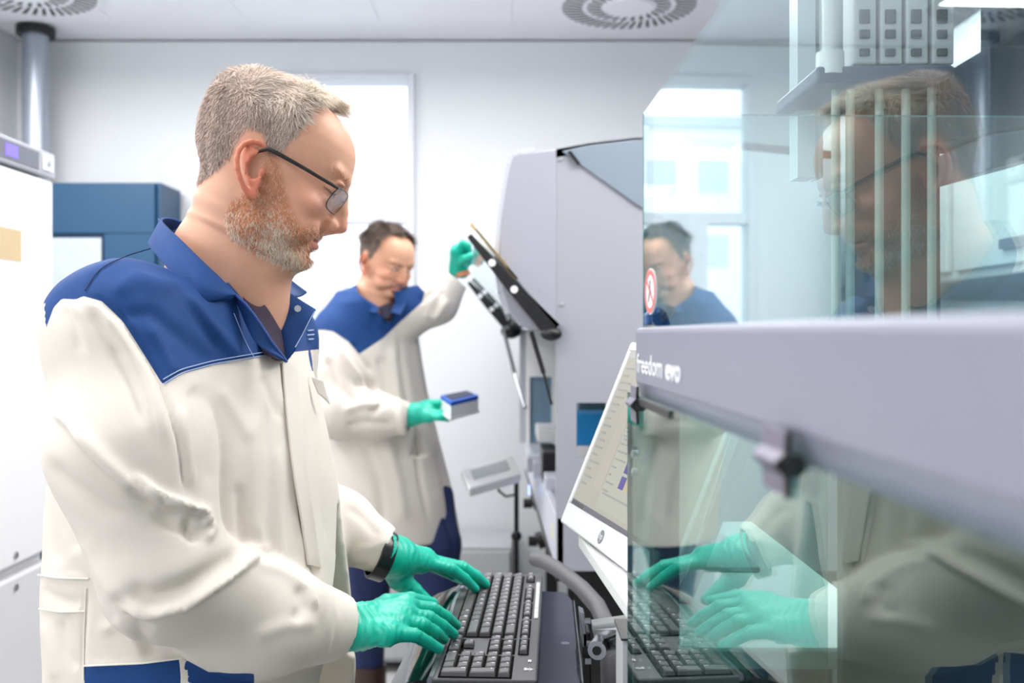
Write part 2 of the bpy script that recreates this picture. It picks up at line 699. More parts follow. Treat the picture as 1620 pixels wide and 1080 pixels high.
# ---- steel pipe in the corner
p = empty('pipe', 'vertical grey steel pipe with black collar behind the white freezer', 'pipe', (-2.21, 4.4, 0))
MB().cyl((-2.21, 4.4, 0), (-2.21, 4.4, CEIL), 0.058, n=32).build('tube', mat('galvanised steel', srgb(170, 176, 190), 0.35, 0.7), p, True)
MB().cyl((-2.21, 4.4, CEIL - 0.035), (-2.21, 4.4, CEIL - 0.001), 0.085, n=32).build('collar', dark_m, p, True)
for z in (1.2, 2.2):
    MB().cyl((-2.21, 4.4, z), (-2.21, 4.4, z + 0.03), 0.061, n=32).build('clamp', steel_m, p, True)

# ---- blue cabinet with a grey panel
c0, c1 = -2.13, W(252, 0, 4.3)[0]
zt = W(0, 288, 4.3)[2]
cb = empty('cabinet', 'tall blue cabinet with a grey glazed door against the back wall', 'cabinet', ((c0 + c1) / 2, 4.45, 0))
box_obj('body', (c0, 4.32, 0.0), (c1, 4.575, zt), navy_m, cb)
gx1, gz1 = W(160, 0, 4.3)[0], W(0, 376, 4.3)[2]
b = MB()
b.box((c0, 4.296, gz1 + 0.02), (c1 - 0.02, 4.32, zt - 0.006), 0.003).box((gx1 + 0.015, 4.296, 0.1), (c1 - 0.02, 4.32, gz1 + 0.018), 0.003)
b.build('front_panel', navy_m, cb)
d = box_obj('door', (c0, 4.3, 0.1), (gx1, 4.318, gz1), mat('grey glazing', srgb(176, 184, 194), 0.25), cb, 0.003)
MB().cyl((gx1 - 0.03, 4.28, 1.2), (gx1 - 0.03, 4.28, 1.35), 0.006).build('handle', steel_m, d)

# ---- white freezer, left foreground
fr = empty('freezer', 'tall white laboratory freezer with a purple display at the left edge', 'freezer', (-1.5, 2.0, 0))
FX = -1.16
box_obj('body', (-1.95, 1.62, 0.08), (FX - 0.03, 2.4, 1.97), white_m, fr, 0.012)
fwh = mat('freezer door', srgb(244, 244, 246), 0.22, vary=0.008)
d = box_obj('door', (FX - 0.028, 1.625, 0.962), (FX, 2.398, 1.885), fwh, fr, 0.006)
MB().cyl((FX + 0.04, 1.68, 1.1), (FX + 0.04, 1.68, 1.6), 0.012).cyl((FX, 1.68, 1.15), (FX + 0.04, 1.68, 1.15), 0.008).cyl(
    (FX, 1.68, 1.55), (FX + 0.04, 1.68, 1.55), 0.008).build('handle', steel_m, d, True)
d2 = box_obj('door', (FX - 0.028, 1.625, 0.12), (FX, 2.398, 0.935), mat('freezer lower door', srgb(222, 222, 226), 0.3, vary=0.008), fr, 0.006)
for dd, zz in ((d, 0.985), (d2, 0.91)):
    MB().cyl((FX - 0.001, 2.215, zz), (FX + 0.004, 2.215, zz), 0.008).build('screw', steel_m, dd, True)
pn = box_obj('control_panel', (FX - 0.028, 1.625, 1.893), (FX + 0.004, 2.4, 1.955), grey_m, fr, 0.004)
box_obj('display_strip', (FX + 0.0035, 2.0, 1.902), (FX + 0.0055, 2.315, 1.945), mat('dark strip', srgb(120, 122, 134), 0.3), pn)
box_obj('display', (FX + 0.0055, 2.16, 1.91), (FX + 0.0065, 2.215, 1.938), mat('lit purple display', (0.1, 0.08, 0.3), 0.3, emit=srgb(120, 100, 225), estr=1.0), pn)
box_obj('switch', (FX + 0.003, 2.33, 1.905), (FX + 0.008, 2.385, 1.945), white_m, pn, 0.002)
MB().cyl((FX + 0.004, 2.36, 1.925), (FX + 0.012, 2.36, 1.925), 0.007).build('knob', grey_m, pn, True)
box_obj('label', (FX, 2.02, W(0, 412, 2.2)[2]), (FX + 0.001, 2.24, W(0, 362, 2.2)[2]), mat('tan label', srgb(214, 190, 150), 0.8), d)
for yy in (1.66, 2.36):
    MB().cyl((-1.3, yy, 0), (-1.3, yy, 0.09), 0.02).build('foot', dark_m, fr, True)

# ---- low grey cabinet under the window wall
lc = empty('cabinet', 'low light grey cabinet against the back wall behind the far man', 'cabinet', (-0.3, 4.4, 0))
box_obj('body', (-0.9, 4.2, 0.05), (0.0, 4.575, 0.56), mat('cabinet grey', srgb(176, 178, 182), 0.5), lc, 0.004)
for k in range(2):
    d = box_obj('door', (-0.89 + k * 0.445, 4.185, 0.07), (-0.455 + k * 0.445, 4.2, 0.54), mat('cabinet grey', (0, 0, 0)), lc, 0.003)
    box_obj('handle', (-0.52 + k * 0.2, 4.17, 0.4), (-0.50 + k * 0.2, 4.185, 0.5), steel_m, d)


# ================================================================ curved grey instrument in the background
body_m = mat('instrument grey', srgb(163, 164, 174), 0.4, vary=0.01, nscale=4)
body2_m = mat('instrument light', srgb(200, 202, 212), 0.35, vary=0.01, nscale=4)
blueg_m = mat('smoked blue panel', srgb(134, 147, 160), 0.25, vary=0.02)
NY, FY = 2.3, 4.1
ins = empty('laboratory_instrument', 'large grey robotic instrument with a curved hood beside the far man', 'machine', W(900, 900, NY))


def PX(pts, Y):
    return [W(x, y, Y) for x, y in pts]


# near side panel: one wall with an opening
b = MB()
T = 0.03
for poly in ([(880, 236), (912, 229), (912, 903), (880, 903)],
             [(912, 229), (960, 221), (960, 637), (912, 637)],
             [(912, 726), (960, 726), (960, 903), (912, 903)],
             [(960, 221), (1010, 217), (1010, 903), (960, 903)],
             [(1010, 217), (1120, 219), (1120, 903), (1010, 903)],
             [(1120, 219), (1330, 240), (1330, 903), (1120, 903)]):
    b.prism(PX(poly, NY), (0, T, 0))
bmesh.ops.remove_doubles(b.bm, verts=b.bm.verts[:], dist=0.0003)
b.build('side_panel', body_m, ins)
# hood side with the rounded front outline
hood = [(880, 236), (848, 240), (822, 243), (813, 247), (808, 262), (801, 300), (794, 345), (790, 390), (790, 425), (795, 462),
        (806, 495), (822, 515), (845, 523), (880, 526)]
MB().prism(PX(hood, NY - 0.004), (0, T, 0)).build('hood_side', mat('hood grey', srgb(166, 166, 178), 0.4, vary=0.01), ins, bevel=0.003)
HP = PX(hood, NY)
# bright rim that follows the curved front, and the hood shell behind it
b = MB()
for i in range(1, 10):
    a, c = HP[i], HP[i + 1]
    n = np.array([-(c - a)[2], 0, (c - a)[0]])
    n = n / np.linalg.norm(n) * 0.012
    b.prism([a, c, c - n, a - n], (0, FY - NY, 0))
b.build('hood_cover', body2_m, ins)
tp = [(880, 236), (930, 227), (1005, 218), (1120, 219), (1330, 240)]
TP = PX(tp, NY)
b = MB()
for i in range(len(TP) - 1):
    b.prism([TP[i], TP[i + 1], TP[i + 1] - np.array([0, 0, .02]), TP[i] - np.array([0, 0, .02])], (0, FY - NY, 0))
b.prism([HP[0], HP[2], HP[2] - np.array([0, 0, .02]), HP[0] - np.array([0, 0, .02])], (0, FY - NY, 0))
b.build('top_cover', body_m, ins)
# smoked corner window of the side panel
MB().prism(PX([(889, 239), (930, 230), (1005, 221), (1090, 221), (1090, 372), (1005, 322), (960, 290), (920, 262)], NY - 0.006), (0, 0.008, 0)).build(
    'smoked_window', blueg_m, ins, bevel=0.002)
MB().prism(PX([(898, 240), (903, 238), (918, 258), (914, 261)], NY - 0.012), (0, 0.006, 0)).build('catch', dark_m, ins)
for x, y in ((888, 251), (890, 480)):
    MB().cyl(W(x, y, NY - 0.005), W(x, y, NY), 0.004).build('screw', grey_m, ins)
# deck, fascia, floor of the working space
xl = W(880, 0, NY)[0]
xr = W(1330, 0, NY)[0]
xf = xl - 0.05
zd = W(0, 818, NY)[2]
zb = W(0, 903, NY)[2]
MB().prism([(xl, NY, zb), (xl, NY, zd), (xf, FY, zd - 0.03), (xf, FY, zb)], (0.02, 0, 0)).build('fascia', body2_m, ins, bevel=0.003)
MB().prism([(xl, NY + T, zd - 0.03), (xf, FY, zd - 0.05), (xr, FY, zd - 0.05), (xr, NY + T, zd - 0.03)], (0, 0, 0.02)).build('deck', mat('deck grey', srgb(170, 172, 180), 0.4), ins)
MB().prism([(xl, NY, zb), (xl, NY, zb - 0.025), (xf, FY, zb - 0.025), (xf, FY, zb)], (0.02, 0, 0)).build('lower_edge', dark_m, ins)
box_obj('back_wall', (xr - 0.02, NY + T, zb), (xr, FY, W(0, 240, NY)[2] - 0.03), body_m, ins)
# far side wall with a blue window
zu = W(0, 218, NY)[2] - 0.03
b = MB()
wxa, wxb, wza, wzb = W(838, 0, FY)[0], W(873, 0, FY)[0], W(0, 702, FY)[2], W(0, 596, FY)[2]
b.box((xf, FY, zb), (wxa, FY + 0.03, zu)).box((wxb, FY, zb), (xr, FY + 0.03, zu))
b.box((wxa, FY, zb), (wxb, FY + 0.03, wza)).box((wxa, FY, wzb), (wxb, FY + 0.03, zu))
b.build('far_side_wall', white_m, ins)
box_obj('far_window', (wxa, FY + 0.01, wza), (wxb, FY + 0.016, wzb), mat('blue grey glass', srgb(110, 138, 158), 0.2), ins)
MB().prism(PX([(822, 520), (832, 520), (832, 700), (822, 700)], 3.6), (0, 0.03, 0)).build('hood_post', body2_m, ins)
MB().cyl(W(836, 775, 3.05), W(838, 775, 3.05), 0.016).build('status_light', mat('lit blue status light', (0.1, 0.15, 0.8), 0.3, emit=(0.25, 0.35, 1.0), estr=3.0), ins)
yp = W(866, 838, 2.45)
MB().prism([(xl - 0.0045, 2.42, yp[2] - 0.018), (xl - 0.0045, 2.42, yp[2] + 0.018), (xl - 0.0045, 2.5, yp[2] + 0.012), (xl - 0.0045, 2.5, yp[2] - 0.018)], (0.002, 0, 0)).build(
    'warning_sticker', mat('pale yellow sticker', srgb(232, 224, 160), 0.6), ins)
# raised lid: two black rails, glass, tan edge
lr = MB()
A0, A1 = W(872, 528, 2.268), W(742, 372, 2.268)
B0, B1 = W(808, 524, 3.55), W(741, 446, 3.55)
black_m = mat('black powder coat', srgb(17, 17, 20), 0.4)
for (p0, p1, w) in ((A0, A1, 0.026), (B0, B1, 0.026)):
    b = MB()
    d = (p1 - p0) / np.linalg.norm(p1 - p0)
    n = np.array([-d[2], 0, d[0]])
    n *= (1 if n[2] > 0 else -1)
    L = np.linalg.norm(p1 - p0)
    pts = [p0 - n * w * .55, p0 + n * w * 1.3, p0 + d * L * .55 + n * w * .65, p1 + n * w * .25, p1 - n * w * .25, p0 + d * L * .55 - n * w * .5]
    b.prism(pts, (0, 0.025, 0))
    r = b.build('lid_rail', black_m, ins, bevel=0.003)
    for f in (0.45, 0.72):
        q = p0 + d * L * f
        MB().cyl(q + np.array([0, -.004, 0]), q + np.array([0, .0, 0]), 0.009).build('rail_bolt', white_m, r, True)
n = np.array([0.77, 0, 0.64]) * 0.018
MB().prism([A0 + n, A1 + n, B1 + n * 0.6, B0 + n * 0.6], n * 0.4).build('lid_pane', glass_mat('lid glass', (0.93, 0.95, 0.97), 0.05), ins)
MB().prism([A1 + n * 1.0 + (A0 - A1) * .5, A1 + n * 1.0 - (A0 - A1) * .06, A1 + n * 1.35 - (A0 - A1) * .06, A1 + n * 1.35 + (A0 - A1) * .5], (0, 0.03, 0)).build(
    'lid_edge', mat('tan lid edge', srgb(196, 170, 120), 0.5), ins)
MB().prism([A0 + n * 1.1, A0 + n * 1.1 + (A1 - A0) * .62, A0 + n * 1.9 + (A1 - A0) * .62, A0 + n * 1.9], (0, 0.3, 0)).build('lid_plate', body_m, ins)
MB().sph(B0, 0.035, (1.1, 0.8, 0.8)).build('hinge', black_m, ins, True)
MB().sph(A0, 0.024, (1.1, 0.8, 0.7)).build('hinge', black_m, ins, True)
MB().cyl(W(840, 524, 2.28), W(860, 590, 2.28), 0.006).cyl(W(860, 590, 2.28), W(873, 640, 2.28), 0.0035).build('gas_strut', black_m, ins, True)
MB().cyl(W(797, 524, 3.5), W(814, 590, 3.4), 0.007).build('gas_strut', mat('strut grey', srgb(90, 92, 98), 0.4), ins, True)
MB().cyl(W(814, 590, 3.4), W(830, 644, 3.3), 0.0045).sph(W(830, 644, 3.3), 0.009).build('strut_rod', steel_m, ins, True)

# things standing on its deck
for (x0, x1, y0, y1, Y, m, lab) in ((850, 884, 680, 700, 3.1, white_m, 'white plate holder on the deck of the curved instrument'),
                                    (858, 884, 716, 760, 2.95, dark_m, 'black block under the white plate holder in the curved instrument')):
    a, c = W(x0, y1, Y), W(x1, y0, Y)
    MB().box((a[0], Y, a[2]), (c[0], Y + 0.25, c[2]), 0.004).build('plate_holder' if m is white_m else 'heating_block', m)
    o = bpy.context.scene.collection.objects[-1]
    tag(o, lab, 'holder' if m is white_m else 'block')
a, c = W(905, 705, 2.6), W(975, 655, 2.6)
o = empty('labware_box', 'bright blue box with a white base seen in the side opening', 'box', (a + c) / 2)
MB().box((a[0], 2.6, a[2]), (c[0], 2.75, c[2]), 0.004).build('lid', mat('bright blue plastic', srgb(30, 140, 205), 0.35), o)
MB().box((a[0] - 0.004, 2.596, a[2] - 0.05), (c[0] + .004, 2.754, a[2]), 0.004).build('base', white_m, o)
o = tag(MB().box((W(912, 0, 3.4)[0], 3.3, zd - .025), (xr - 0.05, 3.6, W(0, 628, 3.0)[2]), 0.004).build('module', mat('teal grey', srgb(70, 105, 120), 0.4)),
        'dark teal module inside the curved instrument', 'module')
for (px, py, s) in ((838, 712, .05), (846, 730, .045), (858, 768, .04)):
    q = W(px, py, 3.3)
    zz = zd - 0.012
    MB().box((q[0] - .01, 3.2 - (py - 712) * .008, zz - .01), (q[0] + s, 3.32 - (py - 712) * .008, zz + 0.04), 0.003).build('tube_rack', body2_m)
    tag(COL.objects[-1], {712: 'small pale rack at the far end of the instrument deck', 730: 'small pale rack in the middle of the instrument deck edge', 768: 'small pale rack on the deck nearest the grey side panel'}[py], 'rack', group='small pale racks on the instrument deck')

# stand below it
st = empty('instrument_table', 'black steel table under the curved grey instrument', 'table', (0.5, 3.2, 0))
box_obj('table_top', (xl + 0.03, NY + 0.02, zb - 0.03), (xr, FY, zb - 0.001), black_m, st)
box_obj('side_panel', (xl + 0.05, NY + 0.06, 0.1), (xr, NY + 0.09, zb - 0.03), black_m, st)
for x in (xl + 0.06, xr - 0.06):
    for y in (NY + 0.12, FY - 0.1):
        box_obj('leg', (x - 0.025, y - 0.025, 0), (x + 0.025, y + 0.025, zb - 0.03), black_m, st)
for (px, py, Y) in ((836, 856, 3.3), (828, 796, 3.6)):
    MB().cyl(W(px, py, Y), W(px + 14, py, Y), 0.018).cyl(W(px + 14, py, Y), W(px + 24, py - 4, Y), 0.03).build('lever_knob', black_m, st, True)

# white handheld panel on a pole
kp = empty('control_pad', 'white touch pad with a grey screen on a thin pole beside the deck', 'control pad', W(817, 1000, 3.25))
q = [W(729, 742, 2.95), W(811, 718, 3.15), W(824, 750, 3.0), W(742, 773, 2.8)]
MB().prism(q, (0, 0.02, -0.03)).build('housing', white_m, kp, bevel=0.006)


def lerp4(q, u, v):
    return (q[0] * (1 - u) + q[1] * u) * (1 - v) + (q[3] * (1 - u) + q[2] * u) * v


MB().prism([lerp4(q, .14, .2) + [0, -.002, .002], lerp4(q, .84, .2) + [0, -.002, .002], lerp4(q, .84, .68) + [0, -.002, .002], lerp4(q, .14, .68) + [0, -.002, .002]],
           (0, 0.004, -0.002)).build('screen', mat('grey lcd', srgb(180, 184, 186), 0.3), kp)
MB().cyl(W(817, 762, 3.2), (W(817, 0, 3.2)[0], 3.2, 0.02), 0.008).build('pole', black_m, kp, True)
MB().sph(W(817, 848, 3.2), 0.018).build('collar', black_m, kp, True)
MB().cyl((W(817, 0, 3.2)[0], 3.2, 0.0), (W(817, 0, 3.2)[0], 3.2, 0.02), 0.12, n=24).build('base', black_m, kp, True)
MB().tube([W(786, 762, 3.0), W(789, 776, 3.02), W(800, 785, 3.1), (W(816, 0, 3.2)[0], 3.2, W(0, 782, 3.2)[2])], 0.004).build('cable', black_m, kp, True)

# ================================================================ the glazed liquid handling workstation, right foreground
TH = math.atan(0.0267)


def M(n, s, z):
    """n = distance behind the front (to the right), s = distance along the front, z = height above the eye"""
    c, sn = math.cos(TH), math.sin(TH)
    return np.array([0.1213 + n * c - s * sn, n * sn + s * c, EYE + z])


def mbox(b, n0, n1, s0, s1, z0, z1):
    b.prism([M(n0, s0, z0), M(n1, s0, z0), M(n1, s1, z0), M(n0, s1, z0)], (0, 0, z1 - z0))
    return b


SE = 0.772
wk = empty('pipetting_workstation', 'glazed pipetting workstation with a grey front beam, nearest to the camera', 'machine', M(0.3, 0.4, -0.9))
beam_m = mat('beam grey metallic', srgb(144, 144, 161), 0.38, 0.25, vary=0.02, nscale=5, bump=0.015, bscale=900)
prof = [(0.030, 0.0057), (0.003, 0.0057), (0.0008, 0.0040), (0, 0.0015), (0, -0.0375), (0.0012, -0.041), (0.0042, -0.051), (0.030, -0.051)]
b = MB()
b.prism([M(n, SE, z) for n, z in prof], M(0, 0.03, 0) - M(0, SE, 0))
b.build('front_beam', beam_m, wk, bevel=0.0012)
b = MB()
b.prism([M(n, SE + 0.004, z) for n, z in [(0.03, 0.005), (0.0015, 0.005), (0.0015, -0.036), (0.006, -0.048), (0.03, -0.05)]], M(0, SE, 0) - M(0, SE + 0.004, 0))
b.build('beam_end_cap', mat('end cap', srgb(150, 150, 160), 0.4, 0.3), wk, bevel=0.0008)

pane_m = glass_mat('pale green safety glass', (0.86, 0.95, 0.95), 0.10)
lower_m = glass_mat('green safety glass', (0.72, 0.865, 0.84), 0.11)
edge_m = mat('polished glass edge', srgb(120, 170, 170), 0.1)
ZT = 0.1795
b = MB()
mbox(b, 0.006, 0.010, 0.06, 0.770, 0.0055, ZT).build('upper_front_pane', pane_m, wk)
b = MB()
mbox(b, 0.010, 0.60, 0.766, 0.770, 0.0055, ZT - 0.001).build('upper_side_pane', pane_m, wk)
b = MB()
mbox(b, 0.006, 0.60, 0.7702, 0.7708, ZT - 0.0012, ZT)
mbox(b, 0.0056, 0.010, 0.7702, 0.7710, 0.0055, ZT)
b.build('glass_edge', edge_m, wk)
b = MB()
mbox(b, -0.0045, -0.0005, 0.05, 0.786, -0.60, -0.0475).build('lower_front_pane', lower_m, wk)
b = MB()
mbox(b, 0.0, 0.155, 0.764, 0.768, -0.60, -0.0515).build('lower_side_pane', lower_m, wk)
b = MB()
mbox(b, 0.16, 0.60, 0.745, 0.757, -0.455, -0.052).build('dark_backing', mat('dark olive backing', srgb(52, 54, 50), 0.35), wk)  # added dark sheet, stands in for the darkness behind the lower pane
b = MB()
mbox(b, -0.0046, -0.0004, 0.7862, 0.7868, -0.60, -0.0475)
b.build('lower_glass_edge', mat('dark glass edge', srgb(60, 105, 105), 0.15), wk)
for y in (718, 747):
    q = W(1005.5, y, 0.775)
    MB().cyl(q + [-0.0025, 0, 0], q + [0.003, 0, 0], 0.0035).sph(q + [-0.0025, 0, 0], 0.0034, (0.5, 1, 1)).build('screw', steel_m, wk, True)

# lettering on the beam
def text_mesh(body, size, m, parent, origin, ex, ey, name='lettering', xs=1.0, off=0.0, extr=0.0002, align='LEFT'):
    c = bpy.data.curves.new(name, 'FONT')
    c.body = body
    c.size = size
    c.extrude = extr
    c.offset = off
    c.resolution_u = 2
    c.align_x = align
    to = bpy.data.objects.new(name, c)
    COL.objects.link(to)
    bpy.context.view_layer.update()
    dg = bpy.context.evaluated_depsgraph_get()
    me = bpy.data.meshes.new_from_object(to.evaluated_get(dg))
    bpy.data.objects.remove(to)
    ex = Vector([float(v) for v in ex]).normalized()
    ey = Vector([float(v) for v in ey]).normalized()
    ez = ex.cross(ey)
    mt = Matrix(((ex.x * xs, ey.x, ez.x, origin[0]), (ex.y * xs, ey.y, ez.y, origin[1]), (ex.z * xs, ey.z, ez.z, origin[2]), (0, 0, 0, 1)))
    me.transform(mt)
    me.materials.clear()
    return link(name, me, m, parent)


ex = M(0, 0, 0) - M(0, 1, 0)
letter_m = mat('white lettering', srgb(245, 245, 248), 0.5, vary=0.0)
text_mesh('freedom', 0.0212, letter_m, wk, M(-0.0004, SE - 0.009, -0.0300), ex, (0, 0, 1), xs=1.52, off=0.0002)
text_mesh('evo', 0.0212, letter_m, wk, M(-0.0004, 0.642, -0.0300), ex, (0, 0, 1), xs=1.62, off=0.0005)

# star shaped latches
for (px, py0, py1) in ((1016, 610, 668), (1252, 676, 778)):
    s = 182.0 / (px - 770.0)
    zc = -((py0 + py1) / 2 - HOR) / FPX * s
    hz = (py1 - py0) / 2 / FPX * s
    pr = [(-0.0052, zc + hz), (-0.0058, zc + hz * .35), (-0.0098, zc + .0008), (-0.0098, zc - .0008), (-0.0058, zc - hz * .35), (-0.0052, zc - hz), (-0.0035, zc - hz), (-0.0035, zc + hz)]
    lt = MB().prism([M(n - 0.001, s - 0.013, z) for n, z in pr], M(0, s + 0.018, 0) - M(0, s - 0.013, 0)).build(
        'latch', mat('latch violet grey', srgb(118, 112, 132), 0.35, 0.3), wk, bevel=0.0006)
    MB().prism([M(n - 0.0016, s - 0.016, z * 1.0) for n, z in pr], M(0, s - 0.013, 0) - M(0, s - 0.016, 0)).build('latch_star', black_m, lt)
    MB().cyl(M(-0.0045, s - 0.019, zc), M(-0.0045, s - 0.013, zc), 0.0042).build('latch_knob', black_m, lt, True)
MB().prism([M(-0.0062, 0.735, -0.0485), M(-0.0062, 0.735, -0.0535), M(-0.0062, 0.60, -0.0535), M(-0.0062, 0.60, -0.0485)], (0.0015, 0, 0)).build('seal_strip', black_m, wk)

# round warning sticker on the upper pane
cz, cs = (HOR - 461) / FPX * 0.735, 0.735


def disc(b, r0, r1, n=40, nn=0.0054, a0=0, a1=2 * math.pi, sx=1.45):
    for k in range(n):
        t0, t1 = a0 + (a1 - a0) * k / n, a0 + (a1 - a0) * (k + 1) / n
        b.prism([M(nn, cs + r * sx * math.cos(t), cz + r * math.sin(t)) for r, t in ((r0, t0), (r1, t0), (r1, t1), (r0, t1))], M(0.0003, 0, 0) - M(0, 0, 0))


b = MB()
disc(b, 0.0001, 0.0178)
b.build('sticker_base', mat('sticker white', srgb(245, 240, 240), 0.5, vary=0), wk)
b = MB()
disc(b, 0.0130, 0.0168, nn=0.0050)
b.prism([M(0.005, cs + .0155, cz + .0112), M(0.005, cs + .0175, cz + .0095), M(0.005, cs - .0155, cz - .0112), M(0.005, cs - .0175, cz - .0095)], M(0.0002, 0, 0) - M(0, 0, 0))
b.build('sticker_ring', mat('sticker red', srgb(228, 120, 118), 0.5, vary=0), wk)
b = MB()
b.prism([M(0.0051, cs + u * 1.4, cz + v) for u, v in ((.001, .009), (-.0015, .0085), (-.0005, .002), (-.004, -.001), (-.003, -.003), (.0005, -.001), (.0045, -.0085), (.0065, -.0075), (.002, .001))],
        M(0.0002, 0, 0) - M(0, 0, 0))
b.build('sticker_symbol', mat('sticker grey', srgb(90, 90, 100), 0.5, vary=0), wk)

# inside: blue clamp, uprights, channel arm, tips
b = MB()
q0 = 0.74
b.prism([W(1023, 514, q0), W(1023, 497, q0), W(1033, 487, q0), W(1045, 486, q0), (W(1055, 495, q0)), W(1062, 514, q0)], (0, 0.02, 0))
b.build('blue_clamp', mat('clamp blue', srgb(38, 84, 140), 0.4), wk, bevel=0.0015)
MB().cyl(W(1041, 492, q0 - 0.002), W(1041, 492, q0), 0.0012).build('clamp_screw', steel_m, wk, True)
arm_w = mat('channel white', srgb(206, 208, 208), 0.4)
AY = 0.9
for k in range(4):
    x0 = 1352 + k * 41
    c = MB().prism(PX([(x0, -90), (x0 + 35, -90), (x0 + 35, 101), (x0, 101)], AY), (0, 0.12, 0)).build('pipette_channel', arm_w, wk, bevel=0.002)
    for (yy, hh) in ((14, 22), (46, 14), (76, 12)):
        MB().prism(PX([(x0 + 9, yy), (x0 + 25, yy), (x0 + 25, yy + hh), (x0 + 9, yy + hh)], AY - 0.003), (0, 0.004, 0)).build('channel_connector', mat('connector grey', srgb(58, 62, 68), 0.4), c, bevel=0.001)
MB().prism(PX([(1292, 104), (1505, 101), (1516, 108), (1508, 120), (1480, 128), (1292, 130)], AY - 0.01), (0, 0.14, 0)).build('arm_base', mat('slate blue', srgb(60, 76, 100), 0.4), wk, bevel=0.003)
MB().prism(PX([(1350, 126), (1486, 126), (1486, 150), (1350, 150)], AY + .04), (0, 0.05, 0)).build('arm_carriage', dark_m, wk)
for x in (1322, 1345, 1391, 1433, 1474):
    MB().cyl(W(x, 126, AY + 0.02), W(x, 560, AY + 0.02), 0.0042, n=14).build('pipette_tube', mat('tube pale', srgb(196, 204, 196), 0.3), wk, True)
MB().cyl(W(1317, -100, AY), W(1317, 84, AY), 0.0095).build('syringe_barrel', arm_w, wk, True)
MB().cyl(W(1313, 84, AY), W(1313, 120, AY), 0.013).build('syringe_holder', white_m, wk, True)
# dark working chamber screen behind the tubes
DS = mat('dark chamber panel', srgb(34, 38, 44), 0.35)
MB().prism(PX([(1348, 140), (1486, 140), (1488, 520), (1348, 520)], AY + 0.10), (0, 0.02, 0)).build('chamber_panel', DS, wk)
for (a, c) in ((1262, 1290), (1296, 1302)):
    MB().prism(PX([(a, -100), (c, -100), (c, 280), (a, 280)], 1.0), (0, 0.03, 0)).build('upright', mat('pale aluminium', srgb(200, 208, 212), 0.35, 0.3), wk)
# dark module at the right
o = MB().prism(PX([(1565, 72), (1700, 72), (1700, 195), (1565, 210)], 0.82), (0, 0.1, 0)).build('dark_module', mat('slate dark', srgb(40, 52, 66), 0.35), wk, bevel=0.002)
MB().prism(PX([(1566, 212), (1700, 194), (1700, 232), (1566, 268)], 0.81), (0, 0.1, 0)).build('module_foot', mat('violet steel', srgb(120, 116, 130), 0.3, 0.6), wk, bevel=0.002)
for x in (1578, 1608):
    MB().prism(PX([(x, -90), (x + 14, -90), (x + 14, 75), (x, 75)], 0.84), (0, 0.03, 0)).build('module_post', mat('slate dark', (0, 0, 0)), wk)
# worktable and rear parts seen through the lower pane
tbl = mat('deck plate', srgb(150, 165, 158), 0.35)
b = MB()
mbox(b, 0.012, 0.62, 0.02, SE - 0.03, -0.47, -0.455).build('worktable', mat('dark worktable', srgb(40, 44, 46), 0.3), wk)
b = MB()
mbox(b, 0.012, 0.03, 0.05, SE - 0.03, -0.6, -0.47).build('worktable_front', mat('dark worktable', (0, 0, 0)), wk)
b = MB()
mbox(b, 0.60, 0.62, 0.02, SE, -0.47, 0.30).build('rear_frame', mat('rear panel grey', srgb(168, 172, 172), 0.5), wk)
b = MB()
mbox(b, 0.010, 0.030, SE - 0.028, SE - 0.008, -0.60, -0.052).build('corner_post', mat('dark post', srgb(36, 42, 48), 0.3), wk)
for k in range(5):
    s0 = 0.12 + k * 0.12
    b = MB()
    mbox(b, 0.10, 0.46, s0, s0 + 0.09, -0.455, -0.40).build('carrier', mat('carrier %d' % (k % 2), srgb(120, 140, 132) if k % 2 else srgb(60, 66, 66), 0.35), wk, bevel=0.003)
b = MB()
mbox(b, 0.02, 0.60, 0.02, SE, -0.62, -0.60).build('base_plate', dark_m, wk)
for s in (0.1, SE - 0.1):
    for nn in (0.06, 0.56):
        b = MB()
        mbox(b, nn - 0.025, nn + 0.025, s - 0.025, s + 0.025, -1.5, -0.62).build('leg', dark_m, wk)

# lit tube over the worktable
b = MB()
mbox(b, 0.20, 0.23, 0.55, 0.75, -0.062, -0.052).build('work_light', mat('lit work lamp', (1, 1, 1), 0.3, emit=(0.95, 1, 1), estr=7), wk)

# ================================================================ right-hand side of the room, seen through the glass
sh = empty('wall_cabinet', 'white wall cabinet with sloped front behind the workstation glass', 'cabinet', (1.35, 2.4, 1.6))
MB().prism([(1.0, 1.5, 1.62), (1.0, 1.5, 2.12), (1.3, 1.5, 2.4), (1.9, 1.5, 2.4), (1.9, 1.5, 1.62)], (0, 1.9, 0)).build('body', mat('cabinet white', srgb(226, 230, 232), 0.4), sh, bevel=0.006)
for k in range(3):
    d = box_obj('door', (0.985, 1.52 + k * .63, 1.64), (1.0, 2.12 + k * .63, 2.1), mat('cabinet white', (0, 0, 0)), sh, 0.004)
    box_obj('handle', (0.975, 1.75 + k * .63, 1.67), (0.985, 1.9 + k * .63, 1.69), steel_m, d)
o = empty('worktop', 'grey laboratory bench along the right wall behind the workstation', 'bench', (1.6, 1.4, 0))
box_obj('top', (1.25, -0.5, 1.08), (2.15, 2.2, 1.12), mat('bench top', srgb(120, 126, 124), 0.35), o, 0.004)
box_obj('front_panel', (1.3, -0.5, 0.0), (1.33, 2.2, 1.08), mat('bench grey', srgb(70, 76, 76), 0.5), o)
tag(MB().prism(PX([(1490, 150), (1700, 150), (1700, 190), (1490, 190)], 2.15), (0, 0.05, 0)).build('rail', white_m), 'long white rail on the wall behind the workstation glass', 'rail')

